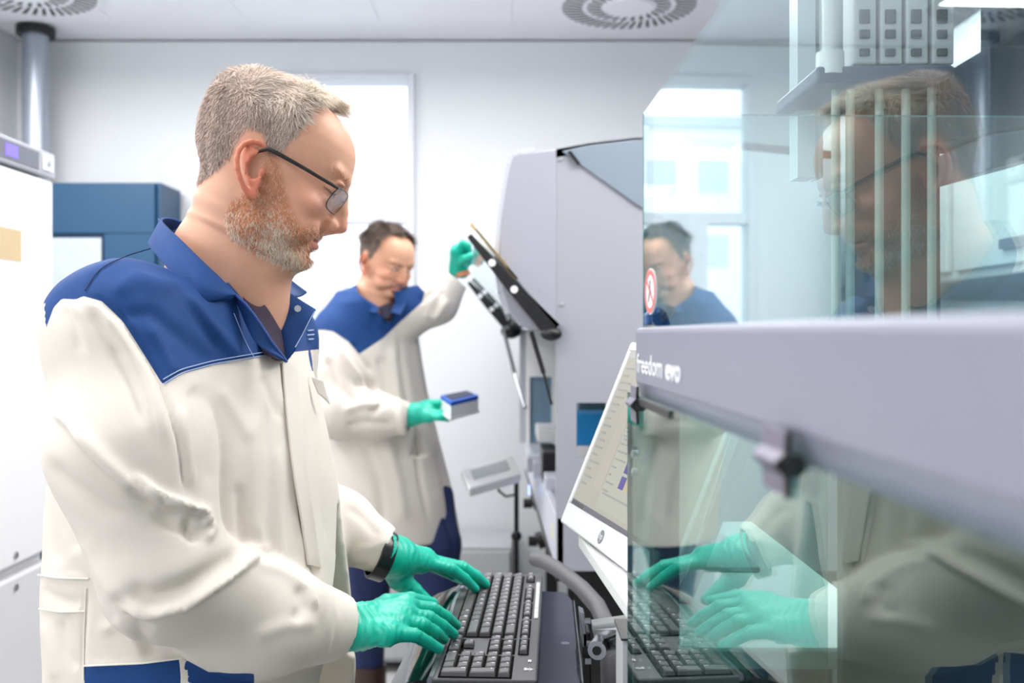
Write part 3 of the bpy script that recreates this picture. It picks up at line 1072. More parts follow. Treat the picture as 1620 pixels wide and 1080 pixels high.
# ================================================================ monitor
mo = empty('monitor', 'white framed computer monitor leaning back beside the workstation', 'monitor', (0.11, 1.12, EYE - 0.26))
BL = np.array([0.065, 1.30, EYE - 0.2565])
wv = np.array([0.211, -0.977, 0.0])
uv = np.array([0.377, 0.081, 0.925])
uv = uv / np.linalg.norm(uv)
nv = np.cross(wv, uv)
nv = nv / np.linalg.norm(nv)
if nv[0] > 0:
    nv = -nv
MW, MHt = 0.389, 0.267


def MP(u, v, n=0.0):
    return BL + wv * u + uv * v + nv * n


def mquad(b, u0, u1, v0, v1, n0, n1):
    return b.prism([MP(u0, v0, n0), MP(u1, v0, n0), MP(u1, v1, n0), MP(u0, v1, n0)], nv * (n1 - n0))


bez = mat('white bezel', srgb(232, 233, 236), 0.3, vary=0.005)
b = MB()
mquad(b, 0, MW, 0, 0.030, -0.012, 0.0)
mquad(b, 0, MW, MHt - 0.012, MHt, -0.012, 0.0)
mquad(b, 0, 0.011, 0.030, MHt - 0.012, -0.012, 0.0)
mquad(b, MW - 0.011, MW, 0.030, MHt - 0.012, -0.012, 0.0)
bmesh.ops.remove_doubles(b.bm, verts=b.bm.verts[:], dist=0.0002)
b.build('bezel', bez, mo, bevel=0.0035, seg=3)
b = MB()
mquad(b, 0.002, MW - 0.002, 0.002, MHt - 0.002, -0.034, -0.0122)
b.build('back_cover', mat('monitor back', srgb(200, 203, 208), 0.4), mo, bevel=0.008)


def lit(name, rgb, k=0.45):
    c = srgb(*rgb)
    return mat(name, tuple(x * 0.15 for x in c), 0.25, vary=0, emit=c, estr=k)


b = MB()
mquad(b, 0.011, MW - 0.011, 0.030, MHt - 0.012, -0.004, -0.0022)
scr = b.build('screen', lit('lit screen', (196, 193, 178)), mo)
U0, V0, UW, VH = 0.011, 0.030, MW - 0.022, MHt - 0.042


def sc(name, u0, u1, v0, v1, rgb, n=-0.0018, k=0.45):
    b = MB()
    mquad(b, U0 + UW * u0, U0 + UW * u1, V0 + VH * v0, V0 + VH * v1, -0.0022, n)
    return b.build(name, lit('lit ' + '%d %d %d' % rgb, rgb, k), scr)


sc('task_bar', 0, 1, 0.0, 0.035, (122, 118, 124))
for k in range(5):
    sc('task_button', 0.012 + k * 0.028, 0.03 + k * 0.028, 0.006, 0.03, (90, 92, 96), -0.0014)
sc('menu_bar', 0, 1, 0.955, 1.0, (208, 206, 200))
sc('side_column', 0.16, 0.25, 0.16, 0.92, (203, 196, 180))
sc('window_panel', 0.26, 0.98, 0.06, 0.92, (201, 200, 184))
for k in range(3):
    sc('well_square', 0.40, 0.445, 0.205 + k * 0.088, 0.275 + k * 0.088, (98, 84, 164), -0.0012)
    sc('well_square', 0.455, 0.50, 0.205 + k * 0.088, 0.275 + k * 0.088, [(214, 200, 150), (186, 214, 160), (110, 196, 124)][k], -0.0012)
    sc('well_square', 0.51, 0.555, 0.205 + k * 0.088, 0.275 + k * 0.088, [(206, 190, 160), (214, 204, 150), (98, 84, 164)][k], -0.0012)
b = MB()
r2 = random.Random(3)
for k in range(17):
    v = 0.14 + k * 0.046
    mquad(b, U0 + UW * 0.02, U0 + UW * (0.06 + 0.08 * r2.random()), V0 + VH * v, V0 + VH * (v + 0.012), -0.0022, -0.0016)
    if k > 6 or k < 1:
        mquad(b, U0 + UW * 0.28, U0 + UW * (0.38 + 0.3 * r2.random()), V0 + VH * v, V0 + VH * (v + 0.012), -0.0018, -0.0012)
    mquad(b, U0 + UW * 0.27, U0 + UW * (0.29 + 0.09 * r2.random()), V0 + VH * (v + .02), V0 + VH * (v + 0.03), -0.0018, -0.0012)
b.build('text_lines', lit('lit text', (176, 174, 164)), scr, kind='stuff')
for k in range(6):
    sc('table_row', 0.60, 0.93, 0.5 + k * 0.055, 0.53 + k * 0.055, (182, 182, 176), -0.0012)
# round maker's badge and button
b = MB()
ctr = MP(0.17, 0.0155, 0.0)
b.cyl(ctr, ctr + nv * 0.0006, 0.0085, n=32)
b.build('badge', mat('badge grey', srgb(150, 152, 158), 0.3, 0.6), mo)
text_mesh('hp', 0.0125, mat('badge letters', srgb(225, 226, 230), 0.4), mo, ctr + nv * 0.0008 - wv * 0.0060 - uv * 0.0032, wv, uv, name='badge_letters')
b = MB()
mquad(b, 0.275, 0.293, 0.012, 0.0145, 0, 0.0005)
b.build('power_button', mat('badge grey', (0, 0, 0)), mo)
b = MB()
mp = MP(MW / 2, 0.05, -0.034)
b.cyl(mp, mp + np.array([0.05, 0.02, -0.06]), 0.014)
b.cyl(mp + np.array([0.05, 0.02, -0.06]), (mp[0] + 0.05, mp[1] + 0.02, EYE - 0.262), 0.016)
b.build('stand', mat('monitor back', (0, 0, 0)), mo, True)
box_obj('stand_foot', (mp[0] - 0.03, mp[1] - 0.07, EYE - 0.2635), (mp[0] + 0.12, mp[1] + 0.11, EYE - 0.2575), mat('monitor back', (0, 0, 0)), mo, 0.002)

# white shelf that carries the monitor
sf = empty('monitor_shelf', 'white shelf under the monitor', 'shelf', (0.3, 1.1, EYE - 0.28))
MB().prism([(0.088, 1.262, EYE - 0.2835), (0.150, 1.34, EYE - 0.2835), (0.34, 1.34, EYE - 0.2835), (0.34, 0.80, EYE - 0.2835), (0.124, 0.80, EYE - 0.2835)], (0, 0, 0.02)).build(
    'board', mat('shelf white', srgb(244, 244, 245), 0.35, vary=0.005), sf, bevel=0.004)
box_obj('bracket', (0.24, 1.0, 0.02), (0.30, 1.3, EYE - 0.284), dark_m, sf)
MB().box((0.20, 0.95, 0.0), (0.34, 1.35, 0.02)).build('base', dark_m, sf)


# ================================================================ keyboard, tray, bracket
KZ = EYE - 0.400           # keyboard face
KO = np.array([0.0293, 1.099, 0])
kv = np.array([0.0457, 0.999, 0.0])     # along the length, away from the camera
ku = np.array([0.999, -0.0457, 0.0])    # across, away from the user
KL, KWd = 0.487, 0.1235


def K(u, v, z=0.0):
    """u: 0 at the far (right) border, negative towards the user"""
    return KO + ku * u + kv * v + np.array([0, 0, KZ + z])


kb = empty('keyboard', 'black wireless keyboard with a glossy palm rest on the dark tray', 'keyboard', K(-0.07, 0.25, -0.015))
kbm = mat('keyboard anthracite', srgb(74, 74, 78), 0.42, vary=0.03, bump=0.05, bscale=1500)
keym = mat('key cap', srgb(92, 91, 93), 0.33, vary=0.03, bump=0.04, bscale=1500)
well_m = mat('key well', srgb(5, 5, 6), 0.9, spec=0.1)
gloss_m = mat('piano black', srgb(6, 7, 9), 0.08, vary=0.0)
silver_m = mat('silver trim', srgb(176, 178, 186), 0.22, 0.85)


def kprism(b, u0, u1, v0, v1, z0, z1):
    return b.prism([K(u0, v0, z0), K(u1, v0, z0), K(u1, v1, z0), K(u0, v1, z0)], (0, 0, z1 - z0))


# body outline follows the silver strip on the user's side
lft = [(-0.1235, 0.0), (-0.1215, 0.12), (-0.124, 0.21), (-0.130, 0.29), (-0.129, 0.36), (-0.122, 0.43), (-0.112, 0.487)]


def body_poly(ins, z):
    pts = [K(0 - ins, 0.0 + ins, z), K(0 - ins, KL - ins, z)]
    pts += [K(u + ins, min(max(v, ins), KL - ins), z) for u, v in lft[::-1]]
    return pts


MB().prism(body_poly(0, -0.013), (0, 0, 0.0125)).build('case', kbm, kb, bevel=0.003, seg=3)
# key wells (black) and top frame pieces between them
P = 0.0168          # row pitch (u)
rows_u = [-0.1150 + P * i for i in range(5)]     # space row .. number row, lower edge
fu = -0.0275
wells = [(-0.1165, -0.0300, 0.003, 0.0795), (-0.1165, -0.0955, 0.0865, 0.1430), (-0.1000, -0.0832, 0.105, 0.1245), (-0.0655, -0.0300, 0.0865, 0.1430),
         (-0.1165, -0.0300, 0.150, 0.470), (-0.0260, -0.0125, 0.0850, 0.1450), (-0.0260, -0.0125, 0.152, 0.226), (-0.0260, -0.0125, 0.236, 0.310),
         (-0.0260, -0.0125, 0.320, 0.394), (-0.0260, -0.0125, 0.43, 0.47)]
b = MB()
for w in wells:
    kprism(b, w[0], w[1], w[2], w[3], -0.002, 0.0003)
b.build('key_wells', well_m, kb)
legend = mat('key legend', srgb(250, 250, 252), 0.5, vary=0)
glyph_bm = []
KEYMESH = {}


def key(u0, du, v0, dv, txt=''):
    """a dished key cap; u0,v0 = near corner"""
    g = 0.0016
    kk = (round(du, 4), round(dv, 4))
    a, c = du - 2 * g, dv - 2 * g
    t = 0.0016
    if kk not in KEYMESH:
        bm = bmesh.new()
        lo = [bm.verts.new(ku_ * x + kv_ * y) for x, y in ((0, 0), (a, 0), (a, c), (0, c)) for ku_, kv_ in ((Vector(ku), Vector(kv)),)]
        md = [bm.verts.new(Vector(ku) * x + Vector(kv) * y + Vector((0, 0, 0.0045))) for x, y in ((t * .4, t * .4), (a - t * .4, t * .4), (a - t * .4, c - t * .4), (t * .4, c - t * .4))]
        hi = [bm.verts.new(Vector(ku) * x + Vector(kv) * y + Vector((0, 0, 0.0056 - zz))) for x, y, zz in
              ((t * 1.3, t * 1.2, 0), (a - t * 0.9, t * 1.2, -0.0006), (a - t * 0.9, c - t * 1.2, -0.0006), (t * 1.3, c - t * 1.2, 0))]
        for A, B in ((lo, md), (md, hi)):
            for i in range(4):
                bm.faces.new((A[i], A[(i + 1) % 4], B[(i + 1) % 4], B[i]))
        bm.faces.new(hi)
        bm.faces.new(lo[::-1])
        bmesh.ops.recalc_face_normals(bm, faces=bm.faces[:])
        me = bpy.data.meshes.new('key')
        bm.to_mesh(me)
        bm.free()
        me.materials.append(keym)
        KEYMESH[kk] = me
    o = bpy.data.objects.new('key', KEYMESH[kk])
    COL.objects.link(o)
    o.parent = kb
    o.location = Vector(K(u0 + g, v0 + g, 0.0002)) - kb.location
    if txt:
        glyph_bm.append((txt, u0, v0, du, dv))
    return o


VN = 0.0188          # key length along v
# number pad: v near = user's right
v = [0.0045 + VN * i for i in range(4)]
key(rows_u[0], 2 * P, v[0], VN, 'E')
key(rows_u[2], 2 * P, v[0], VN, '+')
key(rows_u[4], P, v[0], VN, '-')
for r, s_ in ((0, '.'), (1, '3'), (2, '6'), (3, '9'), (4, '*')):
    key(rows_u[r], P, v[1], VN, s_)
key(rows_u[0], P, v[2], 2 * VN, '0')
for r, s_ in ((1, '2'), (2, '5'), (3, '8'), (4, '/')):
    key(rows_u[r], P, v[2], VN, s_)
for r, s_ in ((1, '1'), (2, '4'), (3, '7'), (4, 'N')):
    key(rows_u[r], P, v[3], VN, s_)
# navigation block
v = [0.0868 + VN * i for i in range(3)]
for i, s_ in enumerate('>v<'):
    key(rows_u[0], P, v[i], VN, s_)
key(rows_u[1], P, v[1], VN, '^')
for i in range(3):
    key(rows_u[3], P, v[i], VN, ('PgDn', 'End', 'Del')[i][:1])
    key(rows_u[4], P, v[i], VN, ('PgUp', 'Home', 'Ins')[i][:1])
# main block, listed from the user's right (near) to left (far)
V1 = 0.1515
rowsdef = [
    [(1.25, 'C'), (1.25, 'M'), (1.25, 'W'), (1.25, 'A'), (6.25, ''), (1.25, 'A'), (1.25, 'W'), (1.25, 'C')],
    [(2.75, 'S'), (1, '-'), (1, '.'), (1, ','), (1, 'M'), (1, 'N'), (1, 'B'), (1, 'V'), (1, 'C'), (1, 'X'), (1, 'Y'), (1, '<'), (1.25, 'S')],
    [(1.25, ''), (1, '#'), (1, 'Ä'), (1, 'Ö'), (1, 'L'), (1, 'K'), (1, 'J'), (1, 'H'), (1, 'G'), (1, 'F'), (1, 'D'), (1, 'S'), (1, 'A'), (1.75, 'C')],
    [(1.5, 'E'), (1, '+'), (1, 'Ü'), (1, 'P'), (1, 'O'), (1, 'I'), (1, 'U'), (1, 'Z'), (1, 'T'), (1, 'R'), (1, 'E'), (1, 'W'), (1, 'Q'), (1.5, 'T')],
    [(2, '<'), (1, '´'), (1, 'ß'), (1, '0'), (1, '9'), (1, '8'), (1, '7'), (1, '6'), (1, '5'), (1, '4'), (1, '3'), (1, '2'), (1, '1'), (1, '^')],
]
UNIT = (0.4685 - V1) / 15.0
for r, row in enumerate(rowsdef):
    vv = V1
    for w_, s_ in row:
        key(rows_u[r], P, vv, UNIT * w_, s_)
        vv += UNIT * w_
for (a, c, n) in ((0.0855, 0.1445, 3), (0.1525, 0.2255, 4), (0.2365, 0.3095, 4), (0.3205, 0.3935, 4), (0.431, 0.4695, 2)):
    for i in range(n):
        key(-0.0258, 0.0131, a + (c - a) / n * i, (c - a) / n, 'F')
# legends: small flat glyphs on the caps
GL = {}


def glyph(ch):
    if ch not in GL:
        c = bpy.data.curves.new('g', 'FONT')
        c.body = ch
        c.size = 0.0066
        c.offset = 0.00012
        c.resolution_u = 1
        o = bpy.data.objects.new('g', c)
        COL.objects.link(o)
        dg = bpy.context.evaluated_depsgraph_get()
        me = bpy.data.meshes.new_from_object(o.evaluated_get(dg))
        bpy.data.objects.remove(o)
        GL[ch] = me
    return GL[ch]


bm = bmesh.new()
for (t_, u0, v0, du, dv) in glyph_bm:
    me = glyph(t_)
    # reading direction: user faces +u, so text x runs towards -v and text y towards +u
    o0 = Vector(K(u0 + du - 0.0088, v0 + dv - 0.0035, 0.00640))
    mt = Matrix(((-kv[0], ku[0], 0, o0.x), (-kv[1], ku[1], 0, o0.y), (0, 0, 1, o0.z), (0, 0, 0, 1)))
    n0 = len(bm.verts)
    bm.from_mesh(me)
    bm.verts.ensure_lookup_table()
    for vt in bm.verts[n0:]:
        vt.co = mt @ vt.co
me = bpy.data.meshes.new('key_legends')
bm.to_mesh(me)
bm.free()
me.materials.clear()
link('key_legends', me, legend, kb, kind='stuff')

# silver strip and glossy palm rest
NS = 24
lv = np.linspace(0, 1, NS + 1)
LV = np.array(lft)
def lft_at(v):
    return np.interp(v, LV[:, 1], LV[:, 0])
def smooth_lft(v):
    return np.mean([lft_at(min(max(v + d, 0), KL)) for d in (-0.04, -0.02, 0, 0.02, 0.04)])
b = MB()
ring = []
for t in lv:
    v = 0.002 + t * (KL - 0.012)
    u = smooth_lft(v)
    ring.append([K(u + 0.002, v, -0.001), K(u + 0.0015, v, 0.0012), K(u - 0.0030, v, 0.0014), K(u - 0.0060, v, -0.0035), K(u - 0.006, v, -0.008), K(u + .002, v, -0.008)])
def skin(b, ring, close=True):
    R = [[b.bm.verts.new([float(q) for q in p]) for p in r] for r in ring]
    n = len(R[0])
    for i in range(len(R) - 1):
        for k in range(n):
            b.bm.faces.new((R[i][k], R[i][(k + 1) % n], R[i + 1][(k + 1) % n], R[i + 1][k]))
    b.bm.faces.new(R[0][::-1])
    b.bm.faces.new(R[-1])
    return b
skin(b, ring).build('silver_strip', silver_m, kb, True)
b = MB()
ring = []
for t in lv:
    v = -0.002 + t * (KL - 0.055)
    u = smooth_lft(max(v, 0)) - 0.0062
    e = 1 - 0.75 * max(0, (t - 0.86) / 0.14) ** 2.2
    wd = 0.046 * e
    ring.append([K(u, v, -0.009), K(u, v, -0.0030), K(u - 0.006, v, -0.0020), K(u - wd * 0.45, v, -0.0045), K(u - wd * 0.8, v, -0.0095),
                 K(u - wd, v, -0.0155), K(u - wd, v, -0.017), K(u, v, -0.017)])
skin(b, ring).build('palm_rest', gloss_m, kb, True)
# pale touch strip with buttons and small marks on the right border
b = MB()
kprism(b, -0.0095, -0.0035, 0.236, 0.43, 0.0, 0.0009)
ts = b.build('media_strip', mat('media strip', srgb(170, 174, 172), 0.4), kb, bevel=0.0004)
for i in range(8):
    b = MB()
    kprism(b, -0.0088, -0.0042, 0.2385 + i * 0.0235, 0.2590 + i * 0.0235, 0.0009, 0.0013)
    b.build('media_button', mat('media button', srgb(196, 198, 196), 0.4), ts)
b = MB()
kprism(b, -0.0125, -0.0105, 0.0585, 0.0650, 0.0, 0.0003)
kprism(b, -0.0125, -0.0085, 0.0585, 0.0597, 0.0, 0.0003)
kprism(b, -0.0125, -0.0085, 0.0650, 0.0662, 0.0, 0.0003)
kprism(b, -0.0095, -0.0085, 0.0585, 0.0650, 0.0, 0.0003)
c0 = K(-0.0095, 0.0335, 0.0001)
for a in range(8):
    a_ = a * math.pi / 4
    d_ = ku * math.cos(a_) + kv * math.sin(a_)
    b.cyl(c0 + d_ * 0.0012, c0 + d_ * (0.0035 if a % 2 else 0.0045), 0.0005, n=5)
b.build('case_marks', legend, kb)
text_mesh('888', 0.0055, legend, kb, K(-0.0165, 0.038, 0.0003), -kv, ku, name='case_lettering')

# tray
tz = EYE - 0.4165
tr = empty('keyboard_tray', 'dark blue black keyboard tray on a swing arm', 'tray', (0, 1.26, tz))
traym = mat('tray blue black', srgb(44, 46, 62), 0.16, vary=0.05, bump=0.02, bscale=900)
MB().prism([(-0.125, 1.02, tz), (0.074, 1.00, tz), (0.083, 1.13, tz), (0.0955, 1.49, tz), (0.088, 1.535, tz), (0.02, 1.55, tz), (-0.09, 1.535, tz)], (0, 0, -0.010)).build(
    'board', traym, tr, bevel=0.004, seg=3)
MB().prism([(0.0848, 1.14, tz - .001), (0.0968, 1.49, tz - .001), (0.0978, 1.49, tz - .001), (0.0858, 1.14, tz - .001)], (0, 0, -0.007)).build('edge_strip', silver_m, tr)
MB().cyl((0.072, 1.28, tz - 0.0001), (0.072, 1.28, tz + 0.0002), 0.006, n=24).build('cap', mat('tray cap', srgb(98, 100, 118), 0.3), tr)
# bracket
br = empty('support_arm', 'silver metal swing arm joined to the side of the keyboard tray', 'bracket', W(950, 1020, 1.2))
QY = 1.24
plate = MB().prism([W(917, 968, QY), W(925, 972, QY), W(930, 1022, QY), (W(922, 1024, QY))], (0.0, 0.03, 0)).build('mounting_plate', steel_m, br, bevel=0.001)
for (x, y) in ((928, 982), (931, 1018), (929, 1046)):
    MB().cyl(W(x - 3, y, QY - .01), W(x + 6, y, QY - .01), 0.004, n=6).build('bolt', steel_m, plate, True)
MB().prism([W(921, 1000, QY), W(934, 1000, QY), W(936, 1085, QY), W(921, 1085, QY)], (0, 0.05, 0)).build('bearing_block', black_m, br, bevel=0.002)
MB().prism([W(938, 992, 1.2), W(1010, 984, 1.0), W(1010, 996, 1.0), W(985, 1000, 1.05), (W(958, 1012, 1.18)), W(940, 1010, 1.2)], (0, 0.035, 0)).build(
    'arm_shell', mat('cast aluminium', srgb(205, 206, 208), 0.28, 0.75), br, bevel=0.003, seg=3)
MB().prism([W(955, 1018, 1.19), W(975, 999, 1.12), W(1010, 995, 1.0), W(1010, 1010, 1.0), W(985, 1027, 1.12), W(965, 1040, 1.18)], (0, 0.03, 0)).build(
    'arm_link', mat('dark aluminium', srgb(96, 98, 102), 0.3, 0.7), br, bevel=0.004, seg=3)
hb = W(949, 1027, 1.16)
MB().cyl(hb + [-0.004, -0.004, 0], hb + [0.006, 0.03, 0], 0.0115, n=32).build('pivot', steel_m, br, True)
MB().cyl(hb + [-0.0045, -0.0055, 0], hb + [-0.004, -0.004, 0], 0.0055, n=24).build('pivot_bore', black_m, br, True)
MB().cyl(W(1000, 990, 1.0), W(1200, 960, 1.02), 0.010).build('arm_shaft', black_m, br, True)

# pale grey box below the arm
pb = empty('cable_duct', 'pale grey upright duct next to the lower glass edge', 'duct', (0.115, 0.87, 0.3))
MB().prism([W(984, 1012, 0.86), W(1003, 1012, 0.86), W(1003, 1012, 0.86) * [1, 1, 0], W(984, 1012, 0.86) * [1, 1, 0]], (0, 0.05, 0)).build('body', mat('duct grey', srgb(186, 186, 190), 0.4), pb, bevel=0.001)
MB().prism([W(983, 1010, 0.855), W(1004, 1010, 0.855), W(1004, 1013.5, 0.855), W(983, 1013.5, 0.855)], (0, 0.06, 0)).build('cap', dark_m, pb)
# hose
tag(MB().tube([W(846, 884, 1.75), W(862, 888, 1.72), W(890, 905, 1.65), W(920, 930, 1.56), W(945, 958, 1.48), W(958, 985, 1.42), W(964, 1030, 1.38), W(966, 1100, 1.36), (0.14, 1.36, 0.5), (0.13, 1.36, 0.01)],
             0.0135, n=14).build('hose', mat('grey rubber', srgb(88, 88, 92), 0.5), smooth=True), 'thick grey hose curving down behind the keyboard tray', 'hose')
# laser warning plate inside the lower glass
o = MB().prism([W(1031, 1040, 0.80), W(1037, 1075, 0.80), W(1027, 1078, 0.80)], (0, 0.001, 0)).build('warning_plate', mat('warning amber', srgb(226, 180, 100), 0.5))
o.parent = wk
o.location = -wk.location
bpy.context.view_layer.update()


# ================================================================ people: heads
def rotm(yaw, pitch, roll=0.0):
    """columns: forward, left, up"""
    cy, sy = math.cos(yaw), math.sin(yaw)
    cp, sp = math.cos(pitch), math.sin(pitch)
    Rz = np.array([[cy, -sy, 0], [sy, cy, 0], [0, 0, 1]])
    Ry = np.array([[cp, 0, sp], [0, 1, 0], [-sp, 0, cp]])
    cr, sr = math.cos(roll), math.sin(roll)
    Rx = np.array([[1, 0, 0], [0, cr, -sr], [0, sr, cr]])
    return Rz @ Ry @ Rx


def hp(x, y, s=0.2914e-3):
    """side view sketch coordinates -> head frame (forward, up)"""
    dx, dy = x - 350.0, y - 534.0
    c, sn = math.cos(math.radians(25)), math.sin(math.radians(25))
    return (dx * c + dy * sn) * s, (dx * sn - dy * c) * s


def ep(x, y):
    dx, dy = x - 350.0, y - 490.0
    c, sn = math.cos(math.radians(25)), math.sin(math.radians(25))
    return (dx * c + dy * sn) * 0.2735e-3 + 0.0095, (dx * sn - dy * c) * 0.2735e-3 - 0.001


HEADTAB = [  # z, front, back, side, centre   (millimetres)
    (-78, 88, 52, 15, 70), (-75, 95, 44, 24, 66), (-69, 98, 26, 37, 50), (-60, 96.5, 2, 47, 30), (-49, 95.5, -26, 54, 14), (-38, 96, -40, 58, 4),
    (-22, 97, -54, 64, -2), (-6, 97, -73, 69, -5), (10, 97, -85, 71.5, -6), (28, 99, -92, 73, -8), (44, 101.5, -96, 75, -10), (58, 101, -96.5, 76.5, -12),
    (74, 97, -95, 75.5, -13), (88, 89, -88.5, 71, -13), (99, 78, -79, 63, -12), (108, 64, -66, 52, -10), (115, 46, -50, 39, -8), (120, 26, -32, 24, -6), (123, 8, -16, 10, -5)]


def build_head(h, neck_local, smile=0.0, wide=1.0):
    f = Field((-0.155, -0.125, -0.30), (0.14, 0.125, 0.14), h)
    T = np.array(HEADTAB, float) / 1000
    z = f.ax[2]
    g = [np.interp(z, T[:, 0], T[:, j]).astype(np.float32) for j in range(1, 5)]
    # round the table a little
    ker = np.ones(5) / 5
    g = [np.convolve(np.pad(q, 2, mode='edge'), ker, 'valid') for q in g]
    Fr, Bk, Wd, C0 = [q[None, None, :].astype(np.float32) for q in g]
    Wd = Wd * wide
    x, y, _ = f.grid((slice(None),) * 3)
    u = x - C0
    a = np.where(u > 0, Fr - C0, C0 - Bk)
    p = np.where(u > 0, 2.25, 2.1).astype(np.float32)
    G = ((np.abs(u) / a) ** p + (np.abs(y) / Wd) ** p) ** (1 / p) - 1
    G = G.astype(np.float32)
    gx, gy, gz = np.gradient(G, h)
    n = np.sqrt(gx ** 2 + gy ** 2 + gz ** 2) + 1e-3
    d = np.clip(G / n, -0.1, 0.1)
    zz = z[None, None, :]
    d = np.maximum(d, np.maximum(zz - 0.123, -0.078 - zz))
    f.comb((slice(None),) * 3, d.astype(np.float32), 0, 'add')
    del G, gx, gy, gz, n, d
    m = 0.001

    def e(c, r, k=6, mode='add', both=True, rot=None):
        for s in ((1, -1) if both else (1,)):
            f.ell((c[0] * m, c[1] * m * s, c[2] * m), (r[0] * m, r[1] * m, r[2] * m), k * m, mode, rot)

    def cn(a, b, r1, r2, k=6, mode='add', both=False):
        for s in ((1, -1) if both else (1,)):
            f.cone((a[0] * m, a[1] * m * s, a[2] * m), (b[0] * m, b[1] * m * s, b[2] * m), r1 * m, r2 * m, k * m, mode)
    # jaw line, cheeks, temples
    cn((26, 50, -52), (84, 20, -68), 11, 10, 10, both=True)
    cn((10, 55, -20), (26, 50, -52), 10, 11, 10, both=True)
    e((66, 44, -6), (24, 18, 15), 14)
    e((60, 46, -36), (26, 15, 20), 12)
    e((84, 0, -67), (16, 20, 12), 8, both=False)
    e((80, 28, -6), (13, 15, 13), 12)
    # brow, eye sockets
    cn((95, 8, 42), (86, 42, 45), 8, 7, 9, both=True)
    e((104, 30, 24), (13, 17, 12), 8, 'sub')
    e((84, 31, 24), (13.5, 14.5, 12.5), 2.5)                 # lids over the eyeball
    e((86, 31, 20.0), (15.0, 11.0, 1.3), 1.0, 'sub')          # lid gap
    e((96, 31, 34), (6, 15, 3.0), 4)                       # upper lid fold
    e((85, 30, 9), (9, 15, 5), 8)                         # bag under the eye
    # nose
    cn((99, 0, 33), (110, 0, 8), 6.5, 6.5, 5)
    cn((110, 0, 8), (116, 0, -10), 6.0, 8.0, 4)
    cn((98, 0, 20), (102, 0, -12), 9, 12, 5)
    e((104, 11, -14), (9.5, 6.5, 7.5), 4)
    cn((114, 0, -14), (100, 0, -25), 5.0, 5, 4)
    e((108, 6.5, -22), (6.5, 3.0, 4.4), 1.5, 'sub')
    # nasolabial fold, lips
    cn((98, 17, -16), (86, 31, -40), 1.8, 2.2, 5, 'sub', both=True)
    e((84, 34, -30), (12, 12, 13), 9)
    e((88, 0, -33), (10, 24, 9), 6, both=False)
    e((92.0, 0, -33.5), (6.5, 22, 4.2), 3, both=False)
    e((93.0, 0, -46.5), (9.0, 18, 6.0), 4, both=False)
    e((97, 0, -39.5), (14, 21 + 5 * smile, 1.7 + 1.0 * smile), 1.4, 'sub', both=False)
    e((87, 25 + 3 * smile, -38 + 3 * smile), (5, 4, 4), 4, 'sub')
    e((97, 0, -59), (8, 20, 5), 5, 'sub', both=False)
    # ears
    for s in (1, -1):
        pts = [(384, 398), (374, 374), (352, 363), (325, 362), (297, 375), (277, 402), (268, 440), (270, 480), (280, 520), (294, 556), (310, 588)]
        off = [74, 77, 80, 83, 85, 87, 88, 88, 86, 83, 80]
        P3 = [(ep(a_, b_)[0], s * o_ * m, ep(a_, b_)[1]) for (a_, b_), o_ in zip(pts, off)]
        f.chain(P3, [3.2 * m] * 11, 1.5 * m)
        # concha plate
        cx, cz = ep(322, 470)
        up = np.array(ep(300, 380)) - np.array(ep(335, 590))
        up /= np.linalg.norm(up)
        R = np.array([[up[1], 0.0, up[0]], [0, 1.0, 0], [-up[0], 0.0, up[1]]])
        Rt = np.array([[math.cos(.42), -s * math.sin(.42) * -1, 0], [s * -math.sin(.42), math.cos(.42), 0], [0, 0, 1]])
        f.ell((cx, s * 0.0790, cz), (0.0135, 0.0032, 0.028), 3 * m, rot=R @ Rt.T)
        f.ell((ep(328, 580)[0], s * 0.0775, ep(328, 580)[1]), (0.0068, 0.0036, 0.0085), 3 * m)
        f.chain([(ep(a_, b_)[0], s * o_ * m, ep(a_, b_)[1]) for a_, b_, o_ in ((350, 400, 80), (325, 415, 83), (308, 450, 84.5), (308, 495, 83.5), (325, 535, 80))],
                [2.2 * m] * 5, 2.5 * m)
        f.ell((ep(343, 470)[0], s * 0.083, ep(343, 470)[1]), (0.0092, 0.0125, 0.0145), 1.8 * m, 'sub')
        f.ell((ep(350, 492)[0], s * 0.079, ep(350, 492)[1]), (0.0050, 0.010, 0.0058), 1.5 * m, 'sub')
        f.ell((ep(364, 492)[0], s * 0.0765, ep(364, 492)[1]), (0.004, 0.0045, 0.0065), 2.5 * m)
    # neck and upper chest
    for a_, b_, r1, r2, k in neck_local:
        f.cone(a_, b_, r1, r2, k)
    return f


